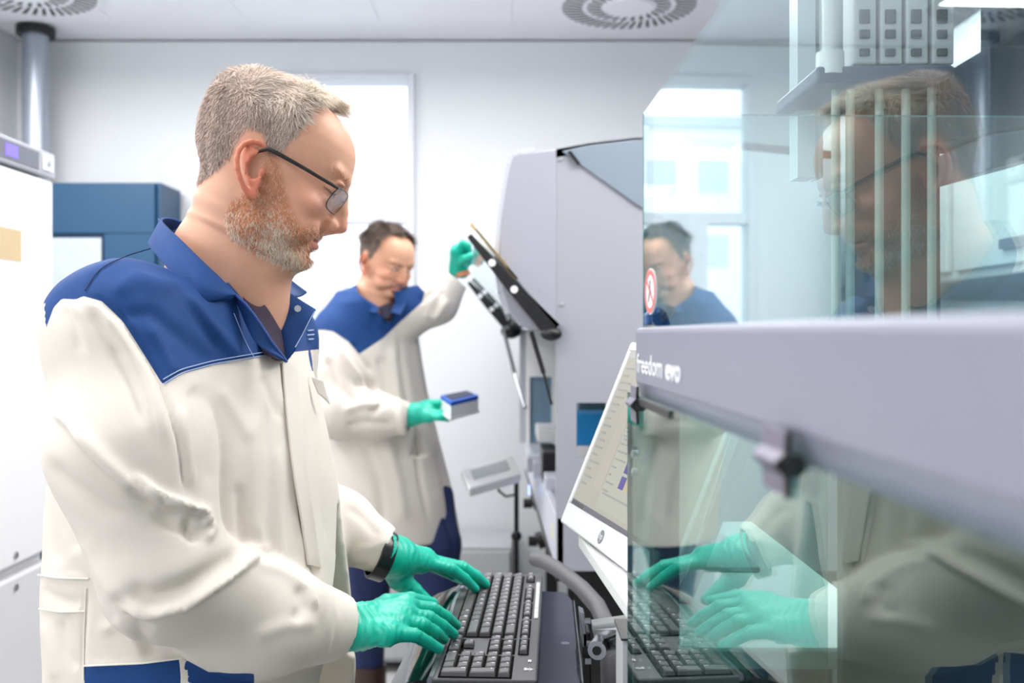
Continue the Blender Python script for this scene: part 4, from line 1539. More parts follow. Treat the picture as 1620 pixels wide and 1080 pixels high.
def strands(name, P, N, D, L, wid, col, m, parent, seg=4, lift=0.45, droop=0.0, jit=0.25, R=None, up=(0, 0, 1)):
    """ribbon hairs as one mesh; D = comb direction (unit), L = length"""
    n = len(P)
    r = np.random.default_rng(11)
    D = D + r.normal(0, jit, D.shape)
    D = D - N * (D * N).sum(1, keepdims=True)
    D /= np.linalg.norm(D, axis=1, keepdims=True) + 1e-9
    lf = (lift * (0.6 + 0.8 * r.random(n)))[:, None]
    side = np.cross(D, N) * np.cos(r.random(n) * 6.28)[:, None] + N * np.sin(r.random(n) * 6.28)[:, None] * 0.4
    side /= np.linalg.norm(side, axis=1, keepdims=True) + 1e-9
    V = []
    C = []
    for k in range(seg + 1):
        t = k / seg
        c = P + D * (L * t)[:, None] + N * (L[:, None] * lf * (t - 0.45 * t * t)) - N * 0.001 * (1 - t)
        c = c - np.array(up) * droop * (L[:, None]) * t * t
        w = wid * (1 - t) ** 0.6 * 0.5 + 0.00004
        V += [c - side * w, c + side * w]
        C += [col * (0.78 + 0.3 * t)] * 2
    V = np.stack(V, 1)
    C = np.stack(C, 1)
    k2 = 2 * (seg + 1)
    base = np.arange(n)[:, None] * k2
    Q = np.concatenate([base + np.array([[2 * k, 2 * k + 1, 2 * k + 3, 2 * k + 2]]) for k in range(seg)])
    me = npmesh(name, V.reshape(-1, 3), Q, C.reshape(-1, 3))
    return link(name, me, m, parent, kind='stuff')


def sample_faces(V, Q, w, n):
    a = V[Q[:, 1]] - V[Q[:, 0]]
    b = V[Q[:, 2]] - V[Q[:, 0]]
    area = np.linalg.norm(np.cross(a, b), axis=1) * w[Q].mean(1)
    cdf = np.cumsum(area)
    r = np.random.default_rng(5)
    i = np.searchsorted(cdf, r.random(n) * cdf[-1])
    i = np.minimum(i, len(Q) - 1)
    s = r.random((n, 4)) ** 1.5
    s /= s.sum(1, keepdims=True)
    return i, (V[Q[i]] * s[:, :, None]).sum(1)


skin_m = attr_mat('skin', 'col', rough=0.47, vary=0.05, nscale=60, bump=0.12, bscale=700, sss=0.12, spec=0.4)
hair_m = attr_mat('hair strands', 'col', rough=0.5, vary=0.12, nscale=200, spec=0.35)

HAIRPOLY = [hp(*q) for q in [(60, 400), (85, 560), (130, 560), (205, 525), (262, 480), (288, 420), (330, 362), (400, 378), (412, 420), (425, 470), (470, 452),
                             (525, 392), (556, 320), (548, 262), (600, 205), (775, 268), (790, 150), (640, 40), (400, 20), (180, 60), (50, 250)]]
BEARDPOLY = [hp(*q) for q in [(425, 455), (400, 500), (388, 560), (345, 615), (262, 660), (235, 720), (262, 800), (330, 880), (370, 960), (520, 1000), (620, 960),
                              (630, 870), (640, 820), (700, 790), (655, 745), (640, 752), (590, 742), (545, 755), (510, 700), (480, 600), (462, 500), (450, 455)]]


def paint_head(V, hair_rgb, beard, skin=(226, 172, 144), lipc=(206, 130, 116)):
    """albedo per vertex in the head frame; returns colours and soft masks for hair and beard"""
    x, y, z = V[:, 0], V[:, 1], V[:, 2]
    base = np.array(srgb(*skin))
    C = np.tile(base, (len(V), 1))

    def blend(mask, rgb):
        nonlocal C
        C = C * (1 - mask[:, None]) + np.array(srgb(*rgb)) * mask[:, None]
    g = lambda cx, cy, cz, r: np.exp(-(((x - cx) ** 2 + (np.abs(y) - cy) ** 2 + (z - cz) ** 2) / r ** 2))
    blend(0.55 * g(0.116, 0, -0.012, 0.016), (216, 128, 108))
    blend(0.45 * g(0.078, 0.05, -0.008, 0.028), (222, 142, 120))
    blend(0.30 * g(0.05, 0.06, 0.01, 0.03), (222, 150, 125))
    ear = np.clip((np.abs(y) - 0.0755) / 0.005, 0, 1) * (np.abs(z) < 0.05) * (np.abs(x - 0.001) < 0.035)
    blend(0.75 * ear, (212, 112, 84))
    dl = np.hypot(x - (0.074 + 0.45 * (0.026 - z)), (z - 0.0215) * 1.0)
    lash = np.exp(-((z - 0.0215 + 0.25 * (x - 0.080)) / 0.0013) ** 2) * smoothstep(0.070, 0.074, x) * smoothstep(0.047, 0.044, np.abs(y)) * (np.abs(y) > 0.016)
    blend(0.9 * lash * (x > 0.06), (70, 42, 36))
    crow = np.exp(-((z - 0.028 - 0.2 * (x - 0.08)) / 0.0016) ** 2) * smoothstep(0.070, 0.074, x) * (np.abs(y) > 0.018) * (np.abs(y) < 0.046)
    blend(0.35 * crow, (176, 120, 100))
    lip = (np.abs(y) < 0.024) & (x > 0.084) & (z < -0.0325) & (z > -0.052)
    lm = lip * smoothstep(0.026, 0.018, np.abs(y))
    blend(0.75 * lm, lipc)
    side = np.stack([x, z], 1)

    def soft(poly, w):
        ins = inpoly(side, poly)
        P = np.array(list(poly) + [poly[0]])
        d, _, _ = polydist(side, P)
        s = np.where(ins, d, -d)
        return smoothstep(-w, w, s)
    hm = soft(HAIRPOLY, 0.006)
    front = (np.abs(y) < 0.046) & (z > 0.080) & (x < 0.089 - (z - 0.08) * .3 + 0.0 * y)
    hm = np.maximum(hm * np.where((x > 0.03) & (z > 0.06) & (np.abs(y) > 0.03), 1.0, 1.0), 0)
    hm = hm * np.clip(1 - smoothstep(0.086, 0.094, x), 0, 1)
    hm = hm * (1 - ear)
    blend(hm * 0.6, hair_rgb)
    bm_ = soft(BEARDPOLY, 0.005) * (1 - lm) * smoothstep(-0.088, -0.080, z)
    bm_ = bm_ * (1 - smoothstep(0.098, 0.104, x) * (z > -0.033))
    bm_ = bm_ * (1 - ear)
    nos = smoothstep(0.019, 0.0235, -z)
    bm_ = bm_ * np.where((x > 0.085), nos, 1)
    if beard:
        blend(bm_ * 0.45, (190, 118, 84))
    return C, hm, bm_


# ---- the near man's head frame
R1 = rotm(math.radians(8), math.radians(25), 0)
O1 = np.array([-0.3150, 1.18, 1.6935])


def to_head(p, O=O1, R=R1):
    return R.T @ (np.array(p) - O)

# ================================================================ the near man
man = empty('person', 'bearded man with glasses, white and blue lab coat and green gloves typing', 'person', (-0.39, 1.2, 0))
NB = np.array([-0.395, 1.215, 1.46])
nk = []
for a_, b_, r1, r2, k in ((np.array([-0.004, 0, -0.032]), None, 0.050, 0.060, 0.030), (np.array([0.022, 0, -0.050]), None, 0.045, 0.048, 0.018)):
    q = to_head(NB + (np.array([0.0, 0, 0]) if r1 > .05 else np.array([0.045, -0.005, -0.02])))
    nk.append((a_, q, r1, r2, k))
nk.append((to_head(W(382, 320, 1.185)), to_head(W(346, 405, 1.205)), 0.041, 0.052, 0.03))
nk.append((to_head(W(346, 405, 1.205)), to_head(W(322, 470, 1.215)), 0.052, 0.056, 0.03))
nk.append((to_head(NB), to_head(NB + [0.0, -0.17, -0.03]), 0.062, 0.05, 0.03))
nk.append((to_head(NB), to_head(NB + [0.0, 0.17, -0.03]), 0.062, 0.05, 0.03))
nk.append((to_head(NB + [0.03, 0, -0.02]), to_head(NB + [0.0, 0, -0.16]), 0.07, 0.09, 0.03))
fh = build_head(0.0019, nk, smile=0.6)
V, Q = fh.mesh()
del fh
V = relax(V, Q, 1, 0.4)
N = vnormals(V, Q)
C, hm, bm_ = paint_head(V, (176, 158, 146), True)
me = npmesh('body', V @ R1.T + O1, Q, C)
body = link('body', me, skin_m, man)
# hair
wh = np.clip(hm, 0, 1) * (hm > 0.25)
i, P = sample_faces(V, Q, wh, 46000)
Nf = N[Q[i]].mean(1)
x, y, z = P[:, 0], P[:, 1], P[:, 2]
top = smoothstep(0.055, 0.105, z + 0.12 * np.clip(x, -0.1, 0.1) * 0.5)
frontness = smoothstep(0.0, 0.08, x)
L = 0.0065 + 0.015 * top + 0.010 * top * frontness
L *= 0.6 + 0.8 * rng.random(len(P))
clump = np.stack([np.sin(95 * x + 60 * z + 3 * np.sin(40 * y)), np.sin(70 * y + 55 * x + 2), np.cos(85 * x + 75 * y + 30 * z)], 1)
D = np.stack([0.25 + 0.75 * top + 0.5 * frontness * top, -0.25 * np.sign(y) * top, -0.9 + 0.75 * top], 1)
D += (0.25 + 0.55 * top)[:, None] * clump
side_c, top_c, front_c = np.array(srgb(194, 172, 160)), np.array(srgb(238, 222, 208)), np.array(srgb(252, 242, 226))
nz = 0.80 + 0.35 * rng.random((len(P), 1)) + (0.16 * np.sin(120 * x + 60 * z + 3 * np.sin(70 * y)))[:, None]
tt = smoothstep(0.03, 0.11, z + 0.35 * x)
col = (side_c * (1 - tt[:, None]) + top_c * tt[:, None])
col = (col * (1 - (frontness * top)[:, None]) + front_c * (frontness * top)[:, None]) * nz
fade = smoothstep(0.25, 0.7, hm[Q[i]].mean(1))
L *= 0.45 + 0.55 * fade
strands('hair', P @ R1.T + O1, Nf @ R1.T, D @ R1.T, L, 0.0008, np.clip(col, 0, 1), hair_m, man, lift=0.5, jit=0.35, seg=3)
# the lighter quiff over the forehead
wq = wh * smoothstep(0.0, 0.05, V[:, 0]) * smoothstep(0.070, 0.088, V[:, 2]) * (np.abs(V[:, 1]) < 0.056)
i, P = sample_faces(V, Q, wq, 9000)
Nf = N[Q[i]].mean(1)
x, y, z = P[:, 0], P[:, 1], P[:, 2]
L = (0.016 + 0.019 * rng.random(len(P))) * (0.8 + 0.6 * smoothstep(0.02, 0.07, x))
D = np.stack([0.95 + 0 * x, -0.15 * np.sign(y), 0.45 + 0 * x], 1) + 0.8 * np.stack([np.sin(120 * y + 50 * x), np.sin(95 * y + 70 * x + 1), np.cos(110 * y + 60 * x)], 1)
col = np.array(srgb(246, 234, 218)) * (0.8 + 0.35 * rng.random((len(P), 1)))
strands('hair', P @ R1.T + O1, Nf @ R1.T, D @ R1.T, L, 0.0007, np.clip(col, 0, 1), hair_m, man, lift=1.35, jit=0.55, seg=4, droop=0.35)
# beard and moustache
wb = np.clip(bm_, 0, 1) * (bm_ > 0.2)
i, P = sample_faces(V, Q, wb ** 1.7, 22000)
Nf = N[Q[i]].mean(1)
x, y, z = P[:, 0], P[:, 1], P[:, 2]
chin = smoothstep(0.05, 0.085, x) * smoothstep(0.045, 0.075, -z)
low = smoothstep(-0.01, 0.09, -z + 0.25 * (x - 0.05))
L = (0.0030 + 0.0045 * low) * (0.6 + 0.8 * rng.random(len(P)))
L *= np.where((x > 0.08) & (z > -0.035), 0.7, 1.0)
D = np.stack([0.45 + 0 * x, 0 * x, -1.0 + 0 * x], 1)
red, wht, brn = np.array(srgb(238, 168, 124)), np.array(srgb(255, 236, 216)), np.array(srgb(212, 142, 100))
pick = rng.random(len(P))
gw = np.clip(0.16 + 0.66 * smoothstep(0.02, 0.085, -z + 0.25 * (x - 0.06) + 0.02 * np.sin(90 * x + 60 * z)), 0, 1)
col = np.where((pick < gw)[:, None], wht, np.where((pick < gw + 0.4 * (1 - gw))[:, None], red, brn)) * (0.88 + 0.3 * rng.random((len(P), 1)))
strands('beard', P @ R1.T + O1, Nf @ R1.T, D @ R1.T, L, 0.0005, np.clip(col, 0, 1), hair_m, man, lift=0.5, jit=0.45, seg=2)
# eyebrow
msk = np.exp(-((V[:, 2] - 0.041 - 0.10 * (np.abs(V[:, 1]) - 0.03)) / 0.0035) ** 2) * (np.abs(V[:, 1]) > 0.012) * (np.abs(V[:, 1]) < 0.05) * (V[:, 0] > 0.06)
i, P = sample_faces(V, Q, msk, 500)
Nf = N[Q[i]].mean(1)
strands('eyebrows', P @ R1.T + O1, Nf @ R1.T, np.stack([0 * P[:, 0], np.sign(P[:, 1]), 0.1 + 0 * P[:, 0]], 1) @ R1.T, np.full(len(P), 0.007), 0.0005,
        np.tile(np.array(srgb(226, 186, 158)), (len(P), 1)), hair_m, man, lift=0.3, seg=2)
# eyes
eye_w = mat('eye white', srgb(228, 222, 216), 0.15, vary=0)
iris = mat('iris', srgb(70, 90, 110), 0.1, vary=0)
for s in (1, -1):
    c = O1 + R1 @ np.array([0.0838, 0.031 * s, 0.0238])
    e_ = MB().sph(c, 0.0122, n=24).build('eye', eye_w, man, True)
    fd = R1 @ np.array([0.88, -0.05 * s, -0.45])
    fd /= np.linalg.norm(fd)
    MB().cyl(c + fd * 0.0105, c + fd * 0.0124, 0.0055, 0.0045, n=20).build('iris', iris, e_, True)
# glasses
gl = empty('glasses', loc=O1 + R1 @ np.array([0.11, 0, 0.02]))
gl.parent = man
gl.location = Vector(O1 + R1 @ np.array([0.11, 0, 0.02])) - man.location
HF = lambda x, y, z: O1 + R1 @ np.array([x, y, z])
ax, az = ep(392, 392)
hx, hz = hp(705, 592)
hx, hz = hx - 0.002, hz - 0.004
for s in (1, -1):
    MB().tube([HF(ax - 0.012, s * 0.0775, az - 0.010), HF(ax, s * 0.0785, az + .001), HF(ax + 0.012, s * 0.079, az + 0.001), HF((ax + hx) / 2, s * 0.077, (az + hz) / 2 + .001), HF(hx - 0.01, s * 0.070, hz + .0005),
               HF(hx, s * 0.066, hz)], [0.0015, 0.0024, 0.0026, 0.0023, 0.0021, 0.0018], n=8).build('temple', dark_m, gl, True)
    ring = []
    for k in range(28):
        t = 2 * math.pi * k / 28
        cx_, sx_ = math.cos(t), math.sin(t)
        yy = 0.036 + 0.0265 * np.sign(cx_) * abs(cx_) ** 0.55
        zz = hz - 0.0115 + 0.0150 * np.sign(sx_) * abs(sx_) ** 0.6
        xx = hx + 0.004 - (yy - 0.036) * 0.22 - 0.012 * ((yy - .036) / .0265) ** 2 * 0.2 - (hz - 0.0115 - zz) * 0.20
        ring.append(HF(xx, s * yy, zz))
    MB().tube(ring, 0.0007, n=6, closed=True).build('rim', dark_m, gl, True)
    b = MB()
    b.prism(ring, np.array(R1[:, 0]) * 0.0012)
    b.build('lens', glass_mat('spectacle lens', (0.9, 0.93, 0.97), 0.12) if 'spectacle lens' not in MATS else MATS['spectacle lens'], gl)
MB().tube([HF(hx + 0.006, -0.010, hz - 0.006), HF(hx + 0.010, 0, hz - 0.0035), HF(hx + 0.006, 0.010, hz - 0.006)], 0.0009, n=6).build('bridge', dark_m, gl, True)

# ---------------------------------------------------------------- the near man's coat
cream, blue = np.array(srgb(225, 217, 207)), np.array(srgb(24, 66, 126))
cloth_m = attr_mat('coat cloth', 'col', rough=0.72, vary=0.03, nscale=25, bump=0.16, bscale=1400, spec=0.3)


def two_tone(name, a_col, b_col):
    """cloth in two dyed colours; the seam line between them is stored on the mesh"""
    m = mat(name, tuple(a_col), 0.72, 0, 0.03, 25, 0.16, 1400, spec=0.3)
    nt = m.node_tree
    at = nt.nodes.new('ShaderNodeAttribute')
    at.attribute_name = 'yoke'
    mr = nt.nodes.new('ShaderNodeMapRange')
    mr.inputs['From Min'].default_value = -0.5
    mr.inputs['From Max'].default_value = 0.5
    nt.links.new(at.outputs['Fac'], mr.inputs['Value'])
    c = nt.nodes.new('ShaderNodeMix')
    c.data_type = 'RGBA'
    c.inputs['A'].default_value = (*a_col, 1)
    c.inputs['B'].default_value = (*b_col, 1)
    nt.links.new(mr.outputs['Result'], c.inputs['Factor'])
    mx = [n for n in nt.nodes if n.type == 'MIX' and n.blend_type == 'MULTIPLY'][0]
    nt.links.new(c.outputs['Result'], mx.inputs['A'])
    return m


coat_m = two_tone('coat two tone cloth', cream, blue)
NM = np.array([0.0, -1.0, 0.0])
TY = math.radians(-12)
HJ = 0.0042


def Z(py, Y):
    return EYE - (py - HOR) / FPX * Y


SHR, ELR, WRR = np.array([-0.430, 1.035, 1.503]), np.array([-0.356, 0.985, 1.252]), W(537, 992, 1.140)
SHL, ELL, WRL = np.array([-0.350, 1.365, 1.495]), np.array([-0.345, 1.43, 1.255]), W(612, 872, 1.335)


def torso_tab():
    rows = []
    #   py, px back, px front, half side
    for py, xb, xf, sd in ((452, 200, 420, .140), (480, 178, 445, .160), (520, 160, 468, .175), (560, 150, 478, .182), (600, 142, 492, .188), (700, 124, 514, .193),
                           (800, 112, 530, .197), (900, 108, 542, .202), (1000, 112, 552, .208), (1080, 116, 558, .213), (1200, 116, 550, .215), (1330, 112, 554, .22)):
        Y = 1.2
        x0, x1 = (xb - 810) / FPX * Y, (xf - 810) / FPX * Y
        hw = (x1 - x0) / 2
        # solve the depth half-axis so that the turned ellipse spans x0..x1
        s2 = math.sin(math.radians(27)) ** 2
        a2 = (hw * hw - sd * sd * s2) / (1 - s2)
        a = math.sqrt(max(a2, 0.10 ** 2))
        rows.append((Z(py, Y), (x0 + x1) / 2, Y, a, a, sd))
    return rows


f = Field((-0.66, 0.82, 0.86), (-0.10, 1.56, 1.70), HJ)
f.loft(torso_tab(), TY, 2.25)
# shoulders
f.cone(NB + [-0.005, 0.0, -0.02], SHR + [0, 0, -0.005], 0.088, 0.074, 0.05)
f.cone(NB + [-0.005, 0.0, -0.02], SHL + [0, 0, -0.005], 0.082, 0.064, 0.04)
f.cone(NB + [-0.012, -0.02, 0.035], NB + [0.0, 0.01, -0.05], 0.066, 0.08, 0.03)
# sleeves
f.cone(SHR, SHR * .7 + ELR * .3, 0.074, 0.080, 0.022)
g_ = f.blank()
g_.chain([SHR * .8 + ELR * .2, SHR * .5 + ELR * .5 + [-.006, -.012, 0], ELR + [0, -.012, 0], ELR * .45 + WRR * .55 + [0.0, -.006, -0.012], WRR], [0.077, 0.081, 0.061, 0.060, 0.0395], 0.02)
g_.ell(ELR * .60 + WRR * .40 + [0.0, -.008, -0.036], (0.062, 0.046, 0.042), 0.03)
f.comb((slice(None),) * 3, g_.F, 0.003, 'add')
f.chain([SHL, ELL, ELL * .45 + WRL * .55, WRL], [0.066, 0.062, 0.050, 0.034], 0.02)
# cut the cuffs and the hem, hollow the openings
for (e_, w_, r) in ((ELR, WRR, 0.0335), (ELL, WRL, 0.0265)):
    d = (w_ - e_) / np.linalg.norm(w_ - e_)
    da = d.copy()
    if e_ is ELR:
        d = d + np.array([0.10, 0.05, 0.03])
    else:
        d = 0.35 * d + np.array([0.9, 0.25, -0.38])
    d /= np.linalg.norm(d)
    f.plane(w_, d, w_ - 0.12, w_ + 0.12)
    f.cone(w_ - da * 0.03, w_ + da * 0.05, r, r, 0, 'sub')
V, Q = f.mesh()
del f
V = relax(V, Q, 2, 0.5)


def displace(V, Q, folds, front=True):
    """folds: (pixel polyline, half width px, height m, kind) - ridges and valleys of the cloth where it faces the camera"""
    for it in folds:
        poly, wpx, amp = it[:3]
        sharp = it[3] if len(it) > 3 else 0
        N = vnormals(V, Q)
        P = project(V)
        poly = np.array(poly, float)
        bb = (P[:, 0] > poly[:, 0].min() - 3 * wpx) & (P[:, 0] < poly[:, 0].max() + 3 * wpx) & (P[:, 1] > poly[:, 1].min() - 3 * wpx) & (P[:, 1] < poly[:, 1].max() + 3 * wpx)
        view = V - np.array([0, 0, EYE])
        view = -view / np.linalg.norm(view, axis=1, keepdims=True)
        fc = (N * view).sum(1)
        idx = np.where(bb & (fc > 0.0))[0]
        if len(it) > 4:
            idx = idx[(V[idx, 1] > it[4][0]) & (V[idx, 1] < it[4][1])]
        d, pos, side = polydist(P[idx], poly)
        taper = np.clip(np.minimum(pos, 1 - pos) / 0.16, 0, 1)
        taper = taper * taper * (3 - 2 * taper)
        if sharp == 1:          # asymmetric tuck: steep on one side
            ww = np.where(side > 0, wpx * 0.35, wpx)
            prof_ = np.exp(-(d / ww) ** 2)
        elif sharp == -1:
            ww = np.where(side < 0, wpx * 0.35, wpx)
            prof_ = np.exp(-(d / ww) ** 2)
        else:
            prof_ = np.exp(-(d / wpx) ** 2)
        V[idx] += N[idx] * (amp * prof_ * taper * np.clip(fc[idx] * 2.0, 0, 1))[:, None]
    return V


mm = 0.001
SLV = (0.85, 1.16)
folds = [
    # arm hole seam and the sleeve head puckers
    ([(131, 466), (160, 474), (194, 506), (225, 556), (250, 600), (268, 650), (284, 700), (292, 760), (298, 795)], 5, -5 * mm),
    ([(120, 478), (150, 484), (184, 515), (214, 562), (240, 610), (256, 660), (272, 720)], 8, 4 * mm),
    ([(104, 476), (134, 500), (160, 530), (186, 560)], 6, 3 * mm), ([(98, 482), (118, 520), (130, 560)], 6, -3 * mm),
    ([(138, 490), (170, 535), (205, 600), (232, 680)], 9, -4 * mm), ([(158, 490), (196, 545), (226, 610), (250, 700)], 6, 3 * mm),
    # long drag folds down the sleeve
    ([(70, 640), (120, 680), (170, 730), (215, 775), (262, 800)], 16, 7 * mm, 1, SLV),
    ([(60, 720), (110, 765), (170, 805), (240, 826), (300, 812)], 14, -5 * mm, 0, SLV),
    ([(95, 660), (150, 720), (205, 770), (255, 800), (315, 806)], 10, 8 * mm, 1, SLV),
    ([(205, 745), (245, 782), (290, 800), (326, 812), (322, 836)], 8, 9 * mm, 1, SLV),
    ([(196, 756), (230, 800), (280, 832), (330, 850)], 12, -7 * mm, 0, SLV),
    ([(312, 804), (330, 812), (336, 836), (326, 858)], 7, 7 * mm, 0, SLV),
    ([(300, 818), (296, 840), (310, 856)], 7, -6 * mm, 0, SLV),
    # the elbow bag
    ([(180, 955), (230, 975), (290, 962), (345, 925), (398, 888), (412, 884)], 13, 10 * mm, 1, SLV),
    ([(190, 930), (240, 945), (290, 930), (350, 895), (388, 872)], 17, -10 * mm, 0, SLV),
    ([(180, 940), (205, 975), (245, 1000)], 8, -4 * mm, 0, SLV),
    ([(398, 884), (452, 905), (490, 930), (505, 965)], 10, 5 * mm, -1, SLV),
    ([(470, 925), (480, 960), (465, 985)], 9, -4 * mm, 0, SLV),
    ([(515, 928), (524, 960), (522, 1010), (512, 1046)], 5, 2.2 * mm, 0, SLV), ([(529, 935), (536, 965), (533, 1010), (522, 1040)], 4, -2.0 * mm, 0, SLV),
    ([(508, 985), (450, 990), (395, 1010)], 12, 3 * mm, 0, SLV),
    ([(120, 860), (150, 900), (190, 950)], 18, 4 * mm, 0, SLV),
    # chest
    ([(455, 600), (462, 660), (470, 740), (480, 820), (492, 890), (503, 930)], 4, -5 * mm), ([(444, 600), (451, 660), (460, 740), (470, 820), (484, 900)], 6, 3.5 * mm),
    ([(474, 600), (476, 700), (488, 800), (502, 900), (515, 1000)], 9, 4 * mm), ([(492, 580), (498, 680), (506, 780), (520, 880)], 6, -3.0 * mm),
    ([(512, 610), (520, 700), (528, 800), (540, 900)], 6, 3.0 * mm),
    ([(400, 640), (404, 720), (402, 800), (410, 862)], 14, 4 * mm), ([(425, 620), (428, 720), (424, 820), (432, 900)], 9, -4 * mm),
    ([(375, 760), (380, 830), (385, 870)], 10, -4 * mm), ([(440, 700), (442, 800), (450, 900)], 7, 3 * mm),
    ([(300, 610), (318, 640), (330, 700), (332, 780)], 16, -3 * mm), ([(286, 640), (296, 700), (306, 780)], 7, 3 * mm),
    ([(415, 590), (430, 630), (446, 665)], 8, -3 * mm), ([(345, 610), (372, 650), (400, 700)], 12, 2.5 * mm),
    ([(386, 862), (412, 868), (430, 866)], 6, 4 * mm),
    # yoke
    ([(165, 470), (215, 440), (280, 455), (340, 520), (385, 575)], 16, 5 * mm), ([(185, 500), (240, 495), (300, 545), (345, 580)], 13, -4 * mm),
    ([(235, 510), (262, 560), (280, 595)], 12, 4 * mm), ([(152, 430), (204, 404), (238, 393)], 3.5, -2 * mm), ([(132, 458), (153, 430)], 4, -2.5 * mm),
    ([(295, 455), (330, 505), (375, 560), (410, 575)], 9, 3.5 * mm), ([(270, 440), (310, 500), (350, 560)], 9, -3 * mm),
    # back and side panel below the arm
    ([(60, 908), (90, 913), (142, 914)], 4, 2.5 * mm), ([(62, 962), (95, 967), (136, 966)], 4, 2.5 * mm), ([(64, 930), (100, 950), (130, 955)], 10, -3 * mm),
    ([(136, 925), (132, 1000), (132, 1079)], 4, -3.5 * mm), ([(66, 980), (80, 1030), (86, 1079)], 12, 4 * mm), ([(95, 975), (104, 1030), (122, 1060)], 9, -3.5 * mm),
    ([(60, 760), (72, 830), (92, 900)], 14, -4 * mm), ([(150, 1000), (190, 985), (210, 1010), (230, 1040)], 10, 4 * mm), ([(215, 975), (225, 1010), (250, 1042)], 10, -4 * mm),
    ([(136, 1052), (220, 1050), (290, 1042)], 4, 3 * mm),
    # far sleeve
    ([(548, 800), (575, 820), (600, 850)], 8, -3 * mm), ([(560, 870), (590, 866), (620, 850)], 7, 3 * mm), ([(556, 905), (585, 893)], 6, -3 * mm),
]
folds = [(q[0], q[1] * 0.85, q[2] * 0.95) + tuple(q[3:]) for q in folds]
V = displace(V, Q, folds)
V = relax(V, Q, 1, 0.3)
N = vnormals(V, Q)
P = project(V)
# cloth: low frequency ripple so that no area is dead flat
rip = np.sin(V[:, 0] * 31 + 2 * np.sin(V[:, 2] * 17)) * np.sin(V[:, 2] * 23 + V[:, 1] * 19 + 1.3)
V = V + N * (rip * 0.0012)[:, None]

# ---- colours of the cloth
Fv = np.array([math.cos(TY), math.sin(TY), 0])      # facing direction
Rv = np.array([math.sin(TY), -math.cos(TY), 0])     # his right hand side (towards the camera)
C = np.tile(cream, (len(V), 1))
YOKE = [(74, 520), (86, 486), (98, 472.5), (120, 473), (131, 467.5), (160, 475), (194, 507), (225, 556), (254, 603), (259, 609), (287, 591), (338, 577), (403, 565.5), (451, 558),
        (502, 552.5), (560, 545), (560, 300), (60, 300)]
near = N @ NM > -0.35
yk = inpoly(P, YOKE)
yd, _, _ = polydist(P, YOKE[:15])
s_yoke = np.where(yk, yd, -yd)
# the far half of the yoke mirrors the near half
zy = Z(575, 1.12)
far = (V[:, 1] > 1.27) & (N[:, 1] > 0.1)
s_far = (V[:, 2] - (1.47 + 0.02 * np.sin(V[:, 0] * 5))) * 1200
s_all = np.where(far, s_far, s_yoke)
PK = [(133, 1053), (230, 1048), (290, 1041), (330, 1063), (402, 1066), (402, 1110), (133, 1110)]
pd_, _, _ = polydist(P, PK + PK[:1])
s_pk = np.where(inpoly(P, PK), pd_, -pd_)
s_pk = np.where((V[:, 1] > 1.0) | (P[:, 0] < 285), s_pk, -20)
s_all = np.maximum(s_all, s_pk)
S_YOKE = s_all
# opening over the neck: cut the faces away
OPEN = [(262, 352), (290, 362), (320, 400), (348, 430), (376, 462), (398, 490), (412, 505), (430, 538), (446, 562), (454, 572), (446, 545), (440, 530), (434, 505), (428, 480), (424, 440), (424, 300), (262, 300)]
cen = P[Q].mean(1)
drop = inpoly(cen, OPEN) & (V[Q][:, :, 2].mean(1) > 1.42)
drop |= (np.linalg.norm(V[Q].mean(1)[:, :2] - (NB + [0.005, 0, 0])[:2], axis=1) < 0.068) & (V[Q][:, :, 2].mean(1) > 1.515)
Qk = Q[~drop]


def smooth_rim(V, Q, it):
    """evens out the cut edges of an open mesh"""
    E = np.concatenate([Q[:, [i, (i + 1) % 4]] for i in range(4)])
    Es = np.sort(E, 1)
    key_ = Es[:, 0].astype(np.int64) * (len(V) + 1) + Es[:, 1]
    u, c = np.unique(key_, return_counts=True)
    u = u[c == 1]
    a, b_ = (u // (len(V) + 1)).astype(int), (u % (len(V) + 1)).astype(int)
    for _ in range(it):
        acc = np.zeros_like(V)
        cnt = np.zeros(len(V))
        for p, q in ((a, b_), (b_, a)):
            np.add.at(acc, p, V[q])
            np.add.at(cnt, p, 1)
        m_ = cnt > 0
        V = V.copy()
        V[m_] = 0.5 * V[m_] + 0.5 * acc[m_] / cnt[m_][:, None]
    return V


V = smooth_rim(V, Qk, 8)
me = npmesh('coat', V, Qk)
at = me.attributes.new('yoke', 'FLOAT', 'POINT')
at.data.foreach_set('value', np.clip(S_YOKE, -25, 25).astype(np.float32))
coat = link('coat', me, coat_m, man)


def surf_at(px, py, Vn=None):
    """nearest camera-facing coat vertex to a pixel"""
    if Vn is None:
        Vn = V
    d = (P[:, 0] - px) ** 2 + (P[:, 1] - py) ** 2
    idx = np.where(d < 16)[0]
    if len(idx) == 0:
        idx = np.argsort(d)[:4]
    j = idx[np.argmin(V[idx, 1])]
    return W(px, py, V[j, 1])


def on_coat(poly, lift=0.0012):
    out = []
    for (x, y) in poly:
        q = surf_at(x, y)
        d = q - np.array([0, 0, EYE])
        out.append(q - d / np.linalg.norm(d) * lift)
    return out


def resample(poly, step=5.0):
    poly = np.array(poly, float)
    out = [poly[0]]
    for i in range(len(poly) - 1):
        n = max(1, int(np.linalg.norm(poly[i + 1] - poly[i]) / step))
        for k in range(1, n + 1):
            out.append(poly[i] + (poly[i + 1] - poly[i]) * k / n)
    return out


thread_b = mat('pale blue thread', srgb(165, 180, 215), 0.7)
thread_c = mat('cream thread', srgb(240, 236, 226), 0.7)


def stitch(poly, m, r=0.0006, name='stitching', lift=0.0006):
    q = np.array(on_coat(resample(poly, 6), lift))
    for _ in range(2):
        q[1:-1] = (q[:-2] + 2 * q[1:-1] + q[2:]) / 4
    MB().tube(list(q), r, n=5).build(name, m, man, True)


